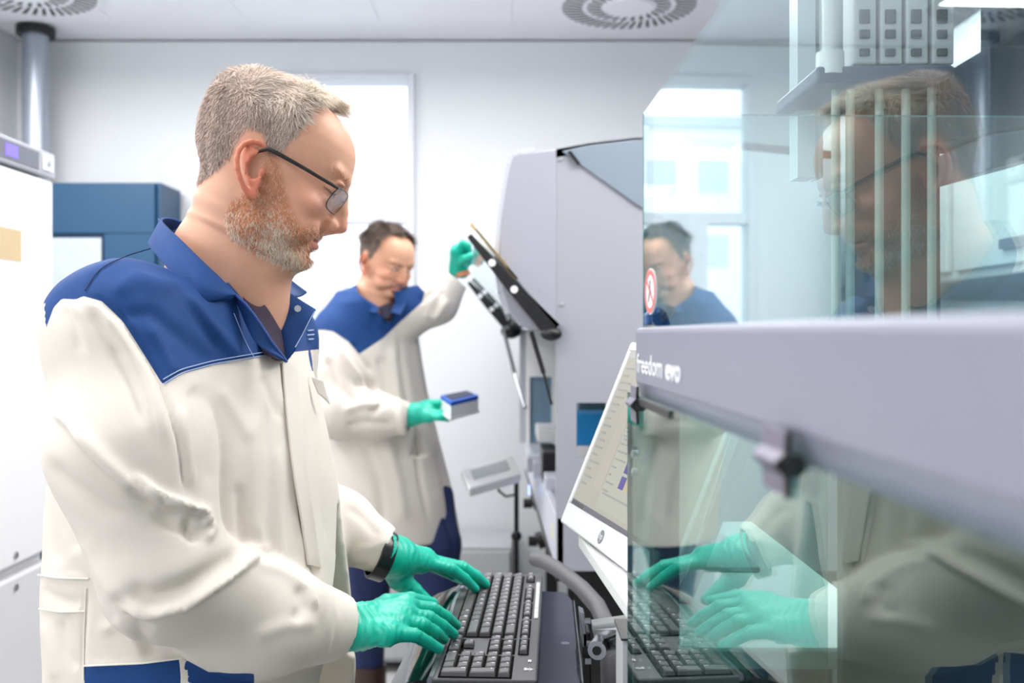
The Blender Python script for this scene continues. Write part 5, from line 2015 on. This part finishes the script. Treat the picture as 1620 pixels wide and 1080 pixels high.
stitch([(258, 600), (286, 584), (337, 570.5), (402, 559.5), (440, 553)], thread_b)
stitch([(259, 607), (287, 589.5), (338, 575.5), (403, 564.5), (446, 557.5)], thread_b)
stitch([(60, 909), (90, 914), (140, 915)], thread_c, 0.0010)
stitch([(62, 963), (95, 968), (134, 967)], thread_c, 0.0010)
stitch([(133, 1053), (180, 1051), (225, 1049), (288, 1041)], thread_c, 0.0010)
stitch([(136, 930), (133, 1000), (132, 1075)], thread_c, 0.0007)
stitch([(370, 495), (384, 530), (396, 555), (403, 566)], thread_b, 0.0004)


# ---- sheets of cloth with thickness: collar, lapels, placket
def sheet(name, rows, thick, m, color=None, sub=2, parent=None):
    """rows: list of polylines (world points, same count) skinned into a thick sheet"""
    G = np.array(rows, float)
    for _ in range(sub):        # chaikin-like refinement by interpolation along both directions
        a = np.repeat(G, 2, 0)[:-1]
        a[1::2] = (G[:-1] + G[1:]) / 2
        b_ = np.repeat(a, 2, 1)[:, :-1]
        b_[:, 1::2] = (a[:, :-1] + a[:, 1:]) / 2
        G = b_
        G2 = G.copy()
        if G.shape[0] > 2:
            G2[1:-1] = (G[:-2] + 2 * G[1:-1] + G[2:]) / 4
        G3 = G2.copy()
        if G.shape[1] > 2:
            G3[:, 1:-1] = (G2[:, :-2] + 2 * G2[:, 1:-1] + G2[:, 2:]) / 4
        G = G3
    nr, nc = G.shape[:2]
    Vv = G.reshape(-1, 3)
    Qq = np.array([[i * nc + j, i * nc + j + 1, (i + 1) * nc + j + 1, (i + 1) * nc + j] for i in range(nr - 1) for j in range(nc - 1)])
    me = npmesh(name, Vv, Qq, np.tile(color if color is not None else blue, (len(Vv), 1)))
    o = link(name, me, m, parent or man)
    md = o.modifiers.new('thick', 'SOLIDIFY')
    md.thickness = thick
    md.offset = 0
    bv = o.modifiers.new('soft edge', 'BEVEL')
    bv.width = thick * 0.3
    bv.segments = 2
    bv.limit_method = 'ANGLE'
    return o


# near collar leaf: fold line (inner edge, high) to free edge
inner = [(291, 352, 1.235), (268, 343, 1.225), (251, 345, 1.20), (262, 358, 1.165), (280, 374, 1.135), (303, 397, 1.105), (326, 420, 1.09), (348, 440, 1.09), (370, 464, 1.105)]
outer = [(262, 372, 1.275), (243, 378, 1.265), (232, 383, 1.21), (243, 396, 1.150), (262, 420, 1.105), (282, 443, 1.075), (302, 462, 1.060), (322, 481, 1.062), (371, 467, 1.098)]
mid = [((a[0] + b_[0]) / 2, (a[1] + b_[1]) / 2, (a[2] + b_[2]) / 2 - 0.010) for a, b_ in zip(inner, outer)]
sheet('collar', [[W(*p) for p in inner], [W(*p) for p in mid], [W(*p) for p in outer]], 0.0030, cloth_m, blue)
# collar stand inside, at the nape
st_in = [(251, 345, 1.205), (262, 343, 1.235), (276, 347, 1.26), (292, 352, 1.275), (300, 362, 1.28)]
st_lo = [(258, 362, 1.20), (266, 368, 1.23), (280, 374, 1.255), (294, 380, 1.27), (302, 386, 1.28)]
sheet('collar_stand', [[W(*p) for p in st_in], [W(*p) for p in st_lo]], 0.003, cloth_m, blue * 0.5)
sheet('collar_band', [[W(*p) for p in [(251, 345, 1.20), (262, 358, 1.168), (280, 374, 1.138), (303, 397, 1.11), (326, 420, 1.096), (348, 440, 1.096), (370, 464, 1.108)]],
                      [W(*p) for p in [(254, 366, 1.20), (264, 378, 1.172), (284, 398, 1.145), (306, 420, 1.12), (328, 442, 1.108), (350, 462, 1.106), (372, 484, 1.114)]]],
      0.003, cloth_m, blue)
# far collar leaf
fi = [(420, 412, 1.25), (424, 424, 1.235), (436, 446, 1.22), (451, 465, 1.205)]
fo = [(428, 408, 1.31), (447, 432, 1.30), (468, 449, 1.285), (486, 462, 1.26)]
fe = [(424, 424, 1.30), (440, 440, 1.29), (455, 456, 1.275), (473, 472, 1.245)]
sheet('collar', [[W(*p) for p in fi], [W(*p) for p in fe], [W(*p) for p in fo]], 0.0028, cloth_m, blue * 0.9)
# far lapel folded open, with snap
la = [(425, 440, 1.235), (446, 455, 1.225), (474, 474, 1.215), (500, 490, 1.205)]
lb = [(430, 480, 1.215), (450, 486, 1.205), (472, 496, 1.195), (492, 506, 1.185)]
lc_ = [(438, 520, 1.19), (452, 526, 1.180), (466, 530, 1.175), (478, 532, 1.170)]
ld = [(453, 571, 1.15), (459, 563, 1.150), (465, 556, 1.150), (468, 550, 1.150)]
sheet('lapel', [[W(*p) for p in r] for r in (la, lb, lc_, ld)], 0.003, cloth_m, blue)
MB().cyl(W(471, 488, 1.196), W(471, 488, 1.200), 0.0042, n=20).build('snap_button', steel_m, man, True)
MB().cyl(W(471, 488, 1.1945), W(471, 488, 1.196), 0.0018, n=12).build('snap_stud', steel_m, man, True)
MB().tube([W(498, 492, 1.200), W(490, 506, 1.181), W(478, 530, 1.167), (W(467, 549, 1.147))], 0.0005, n=5).build('stitching', thread_b, man, True)
# near placket edge hanging open, dark inside
pa = [(371, 465, 1.100), (388, 480, 1.098), (400, 495, 1.098), (412, 512, 1.098), (430, 540, 1.10), (450, 566, 1.105), (454, 573, 1.105)]
pb_ = [(373, 470, 1.112), (384, 500, 1.108), (394, 522, 1.103), (402, 540, 1.098), (415, 552, 1.094), (436, 562, 1.094), (447, 568, 1.096)]
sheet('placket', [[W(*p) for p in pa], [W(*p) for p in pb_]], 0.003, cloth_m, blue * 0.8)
MB().tube([W(x, y, Y - 0.002) for x, y, Y in pa], 0.0016, n=6).build('placket_edge', mat('blue piping', srgb(40, 72, 140), 0.7), man, True)
# T-shirt in the opening
tee_m = mat('dark violet knit', srgb(52, 40, 58), 0.85, vary=0.2, nscale=260)
ta = [(385, 470, 1.14), (402, 486, 1.135), (414, 486, 1.15), (424, 476, 1.165), (430, 466, 1.20)]
tb = [(390, 510, 1.13), (405, 520, 1.125), (418, 520, 1.14), (432, 512, 1.16), (440, 505, 1.20)]
tc = [(420, 560, 1.125), (430, 566, 1.12), (440, 570, 1.125), (450, 570, 1.145), (458, 566, 1.18)]
o = sheet('t_shirt', [[W(*p) for p in r] for r in (ta, tb, tc)], 0.004, tee_m, blue)
# embroidered name tag lines on the far breast
for (x0, x1, y) in ((487, 496, 522), (486, 497, 529), (488, 496, 536)):
    stitch([(x0, y + 1), (x1, y)], thread_b, 0.0009, name='embroidery')
# breast pocket flap on the far side

q1 = [(446, 574, .003), (452, 640, .0045), (462, 738, .005), (474, 806, .005), (487, 893, .003)]
q2 = [(458, 573, .002), (464, 640, .003), (474, 738, .0035), (484, 806, .0035), (497, 895, .002)]
q3 = [(470, 570, .001), (475, 640, .001), (485, 738, .001), (495, 806, .001), (508, 898, .001)]
sheet('front_placket', [[on_coat([(a, b_)], l_)[0] for a, b_, l_ in r] for r in (q1, q2, q3)], 0.0026, cloth_m, cream, sub=2)
Yf = surf_at(494, 612)[1]
sheet('pocket_flap', [[W(493, 597, Yf - .004), W(502, 599, Yf - .003), W(511, 603, Yf - .001)], [W(497, 609, Yf - .008), W(508, 613, Yf - .006), W(516, 620, Yf - .003)],
                      [W(503, 622, Yf - .010), W(513, 631, Yf - .007), W(522, 640, Yf - .003)]], 0.0026, cloth_m, cream, sub=2)
stitch([(238, 393), (204, 403), (170, 418), (153, 430), (134, 459)], mat('seam navy', srgb(18, 42, 92), 0.8), 0.0008)

# trousers (below the coat) and legs
trouser_m = mat('navy trousers', srgb(24, 40, 84), 0.8, vary=0.08, nscale=40, bump=0.2, bscale=900)
f = Field((-0.66, 0.95, 0.06), (-0.10, 1.5, 1.0), 0.008)
for s in (1, -1):
    hip = np.array([-0.40, 1.2, 0.93]) + Rv * 0.09 * s
    kne = hip + [0.02, 0, -0.43]
    ank = kne + [-0.03, 0, -0.40]
    f.chain([hip, kne, ank], [0.10, 0.075, 0.058], 0.02)
f.ell((-0.40, 1.2, 0.95), (0.14, 0.16, 0.10), 0.03)
Vt, Qt = f.mesh()
link('trousers', npmesh('trousers', relax(Vt, Qt, 1), Qt), trouser_m, man)
shoe_m = mat('dark brown leather', srgb(58, 38, 30), 0.45)
for s in (1, -1):
    q = np.array([-0.39, 1.2, 0]) + Rv * 0.09 * s
    MB().sph(q + [0.05, 0, 0.045], 0.05, (2.6, 0.95, 1.0)).sph(q + [-0.02, 0, 0.07], 0.055, (1.1, 0.9, 1.3)).build('shoe', shoe_m, man, True)

# ---------------------------------------------------------------- gloved hands
def glove_mat(name):
    m = mat(name, srgb(0, 184, 158), 0.42, vary=0.07, nscale=50, sss=0.08, spec=0.5)
    nt = m.node_tree
    b = nt.nodes['Principled BSDF']
    tc = [n for n in nt.nodes if n.type == 'TEX_COORD'][0]
    n1 = nt.nodes.new('ShaderNodeTexNoise')
    n1.inputs['Scale'].default_value = 90
    n1.inputs['Detail'].default_value = 3
    n1.inputs['Distortion'].default_value = 1.2
    mp = nt.nodes.new('ShaderNodeMapping')
    mp.inputs['Scale'].default_value = (1.0, 1.0, 0.45)
    nt.links.new(tc.outputs['Object'], mp.inputs['Vector'])
    nt.links.new(mp.outputs['Vector'], n1.inputs['Vector'])
    bp = nt.nodes.new('ShaderNodeBump')
    bp.inputs['Strength'].default_value = 0.16
    bp.inputs['Distance'].default_value = 0.002
    nt.links.new(n1.outputs['Fac'], bp.inputs['Height'])
    nt.links.new(bp.outputs['Normal'], b.inputs['Normal'])
    return m


glove_m = glove_mat('green nitrile')


def make_glove(name, wrist, back, fingers, thumb, h, parent, r_w=0.027, r_p=0.0150, creases=True, scale=1.0, cuff=None):
    """fingers: list of joint chains [mcp, pip, dip, tip] in world space with radii"""
    allp = [wrist] + ([back] if back is not None else []) + [p for ch, _ in fingers for p in ch] + [p for p in thumb[0]]
    A = np.array(allp)
    f = Field(A.min(0) - 0.045 * scale, A.max(0) + 0.045 * scale, h)
    k = 0.010 * scale
    mcp = [ch[0] for ch, _ in fingers]
    cw = np.array(wrist)
    for j, m_ in enumerate(mcp):
        base = cw + (m_ - np.mean(mcp, 0)) * 0.45
        f.cone(base, m_, r_w * 0.62, r_p, k)
        f.cone(cw, base, r_w * 0.8, r_w * 0.62, k)
    for j in range(len(mcp) - 1):
        f.cone(mcp[j], mcp[j + 1], r_p * 0.92, r_p * 0.92, k)
        f.cone(mcp[j] * .6 + cw * .4, mcp[j + 1] * .6 + cw * .4, r_p * 1.05, r_p * 1.05, k)
    if back is not None:
        f.cone(back, cw, r_w * 1.08, r_w, k)
    G = f.blank()
    for ch, rs in fingers:
        G2 = f.blank()
        G2.chain(ch, rs, 0.002 * scale)
        G.F = np.minimum(G.F, G2.F)
    G2 = f.blank()
    G2.chain(thumb[0], thumb[1], 0.003 * scale)
    G.F = np.minimum(G.F, G2.F)
    f.comb((slice(None),) * 3, G.F, 0.006 * scale, 'add')
    V, Q = f.mesh()
    V = relax(V, Q, 1, 0.4)
    if creases:
        N = vnormals(V, Q)
        ax = np.mean(mcp, 0) - cw
        L = np.linalg.norm(ax)
        ax = ax / L
        t = (V - cw) @ ax
        w = np.exp(-((t + 0.0) / (0.030)) ** 2)
        ph = t * 620 + 2.2 * np.sin(V[:, 2] * 120 + V[:, 1] * 60) + 1.5 * np.sin(V[:, 1] * 210)
        V = V + N * (w * 0.0006 * np.sin(ph))[:, None]
        for ch, rs in fingers:
            for q, ww in ((ch[1], 0.010), (ch[0], 0.013)):
                d = np.linalg.norm(V - q, axis=1)
                dd = ch[1] - ch[0]
                dd = dd / np.linalg.norm(dd)
                tt = (V - q) @ dd
                V = V + N * (np.exp(-(d / (ww * 1.5)) ** 2) * 0.0006 * np.sin(tt * 1100 + 3 * np.sin(V[:, 1] * 300)))[:, None]
    if back is not None:
        d = (np.array(back) - cw)
        d /= np.linalg.norm(d)
        cen = V[Q].mean(1)
        Q = Q[((cen - np.array(back)) @ d) < 0]
    me = npmesh(name, V, Q)
    return link(name, me, glove_m, parent)


def KP(px, py, z):
    """point on a sight line at a height below the eye"""
    return W(px, py, z * FPX / (py - HOR))


FR = [0.0098, 0.0090, 0.0080, 0.0066]
# right (near) hand
r_f = [([W(612, 1003, 1.120), W(655, 1004, 1.140), W(677, 1016, 1.158), KP(694, 1026, 0.387)], [0.0098, 0.0084, 0.0076, 0.0066]),
       ([W(626, 986, 1.150), W(668, 988, 1.172), W(688, 1000, 1.188), KP(702, 1011, 0.388)], FR),
       ([W(636, 972, 1.175), W(678, 977, 1.196), W(700, 990, 1.208), KP(718, 1003, 0.386)], FR),
       ([W(641, 958, 1.200), W(684, 963, 1.225), W(706, 976, 1.240), KP(722, 989, 0.386)], FR)]
r_t = ([W(585, 975, 1.165), W(612, 955, 1.215), W(650, 948, 1.255), W(684, 954, 1.290)], [0.016, 0.0125, 0.0100, 0.0080])
WR_ = W(572, 990, 1.150)
make_glove('glove', WR_, W(533, 992, 1.135), r_f, r_t, 0.0019, man, r_w=0.0265, r_p=0.0132)
# left (far) hand
l_f = [([W(667, 889, 1.380), W(713, 899, 1.405), W(735, 915, 1.425), KP(752, 931, 0.388)], FR),
       ([W(672, 884, 1.405), W(731, 897, 1.440), W(753, 910, 1.455), KP(769, 924, 0.388)], FR),
       ([W(670, 884, 1.430), W(730, 902, 1.470), W(748, 913, 1.485), KP(762, 922, 0.389)], FR),
       ([W(664, 887, 1.455), W(705, 904, 1.500), W(720, 912, 1.515), KP(735, 920, 0.390)], [0.0098, 0.0084, 0.0076, 0.0066])]
l_t = ([W(622, 893, 1.350), W(632, 915, 1.352), W(655, 935, 1.358), W(677, 951, 1.365)], [0.020, 0.0165, 0.0118, 0.0080])
WL_ = W(628, 882, 1.345)
g2 = make_glove('glove', WL_, W(600, 872, 1.325), l_f, l_t, 0.0019, man, r_w=0.0285, r_p=0.0142)
# rolled glove rim and black wrist strap on the far arm
ax = np.array([0.9, 0.35, -0.40])
ax /= np.linalg.norm(ax)
u_ = np.cross(ax, [0, 0, 1.0])
u_ /= np.linalg.norm(u_)
v_ = np.cross(u_, ax)


def band(name, c, r, w, thk, m, squash=1.0):
    b = MB()
    ring = []
    for k in range(40):
        t = 2 * math.pi * k / 40
        d = u_ * math.cos(t) * squash + v_ * math.sin(t)
        ring.append([c + d * (r - thk) - ax * w, c + d * r - ax * w * 0.9, c + d * r + ax * w * 0.9, c + d * (r - thk) + ax * w])
    R = [[b.bm.verts.new([float(q) for q in p]) for p in rr] for rr in ring]
    for i in range(40):
        A, B = R[i], R[(i + 1) % 40]
        for k in range(4):
            b.bm.faces.new((A[k], A[(k + 1) % 4], B[(k + 1) % 4], B[k]))
    return b.build(name, m, man, True)


band('glove_rim', W(613, 882, 1.336), 0.0320, 0.0016, 0.003, glove_m)
MB().cyl(W(560, 858, 1.36), W(604, 879, 1.333), 0.023, 0.0245, n=32).build('undersleeve', mat('dark knit cuff', srgb(34, 26, 26), 0.8), man, True)
ws = band('wrist_strap', W(603, 878, 1.332), 0.0355, 0.0105, 0.004, mat('black strap', srgb(22, 22, 25), 0.3))

# ================================================================ the far man
man2 = empty('person', 'smiling dark-haired man in a white and blue lab coat reaching up to the open lid', 'person', (-0.4, 3.1, 0))
R2 = rotm(math.radians(-42), math.radians(24), 0)
O2 = W(606, 420, 3.1)
NB2 = W(588, 476, 3.12)
tl2 = lambda p: R2.T @ (np.array(p) - O2)
nk = [(np.array([-0.006, 0, -0.034]), tl2(NB2), 0.054, 0.060, 0.02), (np.array([0.02, 0, -0.05]), tl2(NB2 + [0.02, -0.03, -0.02]), 0.045, 0.048, 0.018),
      (tl2(NB2), tl2(NB2 + [0.02, 0.0, -0.13]), 0.07, 0.09, 0.03)]
f = build_head(0.0032, nk, smile=1.6)
V, Q = f.mesh()
V = relax(V, Q, 1, 0.4)
N = vnormals(V, Q)
C, hm, bm_ = paint_head(V, (90, 76, 70), False, skin=(216, 162, 132))
# eyes as painted-in lids are closed while he looks down: lash line and brows
for s in (1, -1):
    br_ = np.exp(-((V[:, 2] - 0.038) / 0.004) ** 2 - ((np.abs(V[:, 1]) - 0.03) / 0.016) ** 2) * (V[:, 0] > 0.05)
br_ = np.clip(br_ * 1.3, 0, 1)
C = C * (1 - 0.7 * br_[:, None]) + np.array(srgb(80, 60, 52)) * 0.7 * br_[:, None]
ls = np.exp(-((V[:, 2] - 0.020) / 0.0028) ** 2 - ((np.abs(V[:, 1]) - 0.031) / 0.011) ** 2) * (V[:, 0] > 0.05)
C = C * (1 - 0.8 * ls[:, None]) + np.array(srgb(60, 42, 38)) * 0.8 * ls[:, None]
link('body', npmesh('body', V @ R2.T + O2, Q, C), skin_m, man2)
wh = np.clip(hm, 0, 1) * (hm > 0.25)
i, P = sample_faces(V, Q, wh, 12000)
Nf = N[Q[i]].mean(1)
x, y, z = P[:, 0], P[:, 1], P[:, 2]
top = smoothstep(0.05, 0.10, z)
L = (0.006 + 0.024 * top) * (0.6 + 0.8 * rng.random(len(P)))
D = np.stack([0.2 + 0.8 * top, -0.2 * np.sign(y) * top, -0.9 + 1.0 * top], 1) + 0.5 * np.stack([np.sin(95 * x + 60 * z), np.sin(70 * y + 55 * x + 2), np.cos(85 * x + 75 * y)], 1)
col = (np.array(srgb(132, 118, 112)) * (1 - top[:, None]) + np.array(srgb(112, 96, 88)) * top[:, None]) * (0.7 + 0.6 * rng.random((len(P), 1)))
strands('hair', P @ R2.T + O2, Nf @ R2.T, D @ R2.T, L, 0.0016, np.clip(col, 0, 1), hair_m, man2, lift=0.8, jit=0.3, seg=3)
for s in (1, -1):
    MB().sph(O2 + R2 @ np.array([0.0838, 0.031 * s, 0.0238]), 0.0122, n=16).build('eye', eye_w, man2, True)
tm = [O2 + R2 @ np.array([0.0935 - 0.010 * (t / 0.02) ** 2, t, -0.0385 + 0.004 * (t / 0.02) ** 2]) for t in np.linspace(-0.019, 0.019, 9)]
MB().tube(tm, [0.0008, 0.0018, 0.0024, 0.0026, 0.0026, 0.0026, 0.0024, 0.0018, 0.0008], n=8).build('teeth', mat('teeth', srgb(235, 228, 218), 0.3), man2, True)

Y2 = 3.12
TY2 = math.radians(-32)
rows = []
for py, xb, xf, sd in ((462, 545, 640, .13), (480, 528, 655, .165), (520, 515, 664, .19), (560, 508, 668, .195), (620, 506, 676, .195), (700, 510, 694, .20), (780, 516, 714, .21), (845, 522, 726, .22)):
    x0, x1 = (xb - 810) / FPX * Y2, (xf - 810) / FPX * Y2
    hw = (x1 - x0) / 2
    s2 = math.cos(math.radians(44)) ** 2
    a2 = (hw * hw - sd * sd * s2) / (1 - s2)
    rows.append((Z(py, Y2), (x0 + x1) / 2, Y2, math.sqrt(max(a2, .105 ** 2)), math.sqrt(max(a2, .105 ** 2)), sd))
f = Field((-0.80, 2.70, 0.80), (0.0, 3.42, 1.80), 0.0065)
f.loft(rows, TY2, 2.2)
S1, E1, W1 = W(536, 528, 3.03), W(541, 650, 2.92), W(648, 662, 2.90)
S2, E2, W2 = W(645, 496, 3.12), W(690, 478, 3.12), W(722, 440, 3.12)
f.cone(NB2 + [0, 0, -.03], S1, 0.08, 0.078, 0.05).cone(NB2 + [0, 0, -.03], S2, 0.08, 0.07, 0.05)
f.chain([S1, (S1 + E1) / 2 + [-0.01, 0, 0], E1, (E1 + W1) / 2, W1], [0.082, 0.088, 0.082, 0.066, 0.050], 0.03)
f.chain([S2, E2, W2], [0.075, 0.070, 0.046], 0.03)
for e_, w_ in ((E1, W1), (E2, W2)):
    d = (w_ - e_) / np.linalg.norm(w_ - e_)
    f.plane(w_, d, w_ - .12, w_ + .12)
    f.cone(w_ - d * .03, w_ + d * .05, 0.036, 0.036, 0, 'sub')
V, Q = f.mesh()
V = relax(V, Q, 2, 0.5)
folds2 = [
    ([(530, 545), (560, 590), (585, 630)], 7, 16 * mm, 1), ([(515, 560), (535, 610), (570, 640)], 8, -14 * mm), ([(560, 600), (590, 610), (600, 640), (580, 655)], 7, -16 * mm),
    ([(540, 650), (575, 640), (610, 642)], 6, 12 * mm), ([(545, 675), (580, 668), (625, 672)], 7, -8 * mm), ([(640, 640), (640, 665), (642, 684)], 3, -5 * mm),
    ([(630, 520), (640, 600), (655, 680), (665, 760), (680, 830)], 4, -10 * mm), ([(618, 540), (628, 620), (642, 700)], 6, 9 * mm), ([(655, 530), (668, 600), (684, 680)], 6, 9 * mm),
    ([(600, 560), (610, 610), (612, 640)], 8, -8 * mm), ([(575, 700), (600, 760), (610, 835)], 9, -8 * mm), ([(610, 690), (630, 760), (640, 830)], 9, 9 * mm),
    ([(690, 700), (704, 760), (715, 815)], 6, -10 * mm), ([(668, 500), (690, 500), (712, 470)], 6, 9 * mm), ([(660, 480), (685, 462), (705, 440)], 6, -8 * mm),
    ([(678, 510), (690, 485), (700, 455)], 5, -8 * mm), ([(556, 540), (568, 562), (590, 590)], 4, -7 * mm), ([(670, 540), (672, 570), (680, 610)], 6, -8 * mm),
]
V = displace(V, Q, folds2)
P = project(V)
N = vnormals(V, Q)
YK2 = [(440, 524), (511, 522), (527, 524), (552, 541), (568, 560), (606, 535), (631, 511), (668, 478), (672, 462), (656, 446), (640, 420), (540, 420), (440, 440)]
d_, _, _ = polydist(P, YK2[:9])
s_ = np.where(inpoly(P, YK2), d_, -d_)
bk = (N[:, 1] > 0.3)
s_ = np.where(bk, (V[:, 2] - 1.5) * 400, s_)
PK2 = [(520, 683), (548, 687), (590, 692), (588, 699), (545, 699), (520, 695)]
d_, _, _ = polydist(P, PK2 + PK2[:1])
s_ = np.maximum(s_, np.where(inpoly(P, PK2) & (V[:, 1] > 2.93), d_, -20))
cen = P[Q].mean(1)
OP2 = [(566, 462), (575, 470), (592, 488), (606, 502), (618, 512), (622, 500), (626, 484), (622, 440), (560, 430)]
Q = Q[~(inpoly(cen, OP2) & (V[Q][:, :, 1].mean(1) < 3.2))]
V = smooth_rim(V, Q, 6)
me = npmesh('coat', V, Q)
at = me.attributes.new('yoke', 'FLOAT', 'POINT')
at.data.foreach_set('value', np.clip(s_, -25, 25).astype(np.float32))
link('coat', me, coat_m, man2)
# collar, lapel, shirt
ci = [(592, 452, 3.22), (572, 450, 3.20), (562, 455, 3.12), (566, 464, 3.05), (580, 474, 3.01), (600, 486, 2.99)]
co = [(566, 462, 3.22), (552, 462, 3.20), (548, 468, 3.12), (560, 480, 3.03), (576, 492, 2.97), (596, 496, 2.975)]
sheet('collar', [[W(*p) for p in ci], [W(*p) for p in co]], 0.005, cloth_m, blue, parent=man2)
ci = [(626, 470, 3.10), (624, 480, 3.04), (618, 494, 3.0)]
co = [(642, 462, 3.12), (646, 476, 3.04), (634, 498, 2.98)]
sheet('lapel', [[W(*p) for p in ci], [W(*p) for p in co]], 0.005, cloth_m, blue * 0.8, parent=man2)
ta = [(598, 486, 3.02), (608, 482, 3.02), (618, 478, 3.04)]
tb = [(606, 504, 3.0), (613, 505, 3.0), (620, 502, 3.01)]
sheet('t_shirt', [[W(*p) for p in ta], [W(*p) for p in tb]], 0.005, mat('dark shirt', srgb(40, 38, 60), 0.8), blue, parent=man2)
# trousers, boots
f = Field((-0.80, 2.75, 0.02), (-0.05, 3.50, 1.02), 0.009)
f.chain([W(665, 800, 3.12), W(690, 860, 3.05), W(690, 960, 3.02), W(690, 1070, 3.05)], [0.115, 0.078, 0.070, 0.055], 0.02)
f.chain([W(600, 800, 3.16), W(585, 900, 3.14), W(582, 1000, 3.16), W(583, 1062, 3.18)], [0.12, 0.075, 0.058, 0.05], 0.02)
f.ell(W(630, 790, 3.14), (0.17, 0.13, 0.11), 0.03)
V, Q = f.mesh()
V = relax(V, Q, 1)
V = displace(V, Q, [([(700, 780), (708, 830), (722, 880)], 5, -8 * mm), ([(672, 850), (690, 870), (715, 868)], 5, 7 * mm), ([(568, 930), (585, 950), (600, 945)], 6, -7 * mm)])
link('trousers', npmesh('trousers', V, Q), trouser_m, man2)
for a_, b_ in ((W(690, 1060, 3.05), np.array([W(690, 0, 3.05)[0], 3.03, 0.09])), (W(583, 1050, 3.18), np.array([W(583, 0, 3.18)[0], 3.17, 0.09]))):
    b = MB().cyl(b_, a_, 0.056, 0.060).sph(b_ + [0.05, -0.02, -0.04], 0.05, (2.4, 1.0, 1.0))
    b.build('boot', shoe_m, man2, True)
# gloves
f1 = [([W(678, 659, 2.88), W(696, 660, 2.86), W(708, 662, 2.87), W(716, 660, 2.89)], [0.012, 0.011, 0.010, 0.009]),
      ([W(679, 653, 2.90), W(698, 653, 2.88), W(711, 656, 2.89), W(719, 655, 2.91)], [0.012, 0.011, 0.010, 0.009]),
      ([W(679, 646, 2.92), W(698, 646, 2.91), W(710, 649, 2.92), W(718, 650, 2.94)], [0.012, 0.011, 0.010, 0.009]),
      ([W(678, 641, 2.94), W(696, 640, 2.94), W(707, 643, 2.96), W(714, 646, 2.98)], [0.012, 0.011, 0.010, 0.009])]
make_glove('glove', W(658, 654, 2.90), W(642, 660, 2.90), f1, ([W(665, 645, 2.93), W(682, 638, 2.92), W(697, 637, 2.90), W(706, 638, 2.90)], [0.017, 0.013, 0.011, 0.009]), 0.004, man2,
           r_w=0.032, r_p=0.017, creases=False, scale=1.2)
f2 = [([W(722, 396, 3.06), W(732, 384, 3.04), W(741, 388, 3.04), W(743, 398, 3.06)], [0.012, 0.011, 0.010, 0.009]),
      ([W(722, 400, 3.08), W(733, 390, 3.06), W(742, 395, 3.06), W(744, 404, 3.07)], [0.012, 0.011, 0.010, 0.009]),
      ([W(723, 405, 3.10), W(734, 397, 3.08), W(743, 402, 3.08), W(744, 410, 3.09)], [0.012, 0.011, 0.010, 0.009]),
      ([W(724, 411, 3.12), W(734, 404, 3.10), W(742, 409, 3.10), W(743, 416, 3.11)], [0.012, 0.011, 0.010, 0.009])]
make_glove('glove', W(726, 420, 3.11), W(724, 436, 3.12), f2, ([W(728, 414, 3.08), W(737, 408, 3.04), W(745, 405, 3.02), W(750, 404, 3.02)], [0.016, 0.013, 0.011, 0.009]), 0.004, man2,
           r_w=0.030, r_p=0.018, creases=False, scale=1.2)
MB().cyl(W(731, 430, 3.10), W(733, 437, 3.10), 0.024, 0.026).build('wrist', mat('wrist skin', srgb(200, 130, 95), 0.5), man2, True)

# plate stack in his hand
q = [W(697, 625, 2.90), W(739, 617, 3.02), W(757, 625, 2.92), W(713, 636, 2.80)]
pk_ = empty('tip_box', 'white box with a blue and black top held in the far man\'s right hand', 'box', np.mean(q, 0))
dn = np.array([0, 0, -1.0])
MB().prism([p + dn * 0.012 for p in q], dn * 0.034).build('body', white_m, pk_, bevel=0.002)
c_ = np.mean(q, 0)
MB().prism([c_ + (p - c_) * 1.06 + dn * 0.046 for p in q], dn * 0.008).build('rim', white_m, pk_, bevel=0.001)
MB().prism(q, dn * 0.012).build('lid', mat('royal blue plastic', srgb(20, 84, 190), 0.35), pk_, bevel=0.001)
MB().prism([lerp4(q, .1, .12) - dn * .0015, lerp4(q, .92, .12) - dn * .0015, lerp4(q, .92, .8) - dn * .0015, lerp4(q, .1, .8) - dn * .0015], dn * 0.003).build('insert', mat('dark insert', srgb(20, 26, 52), 0.5), pk_)
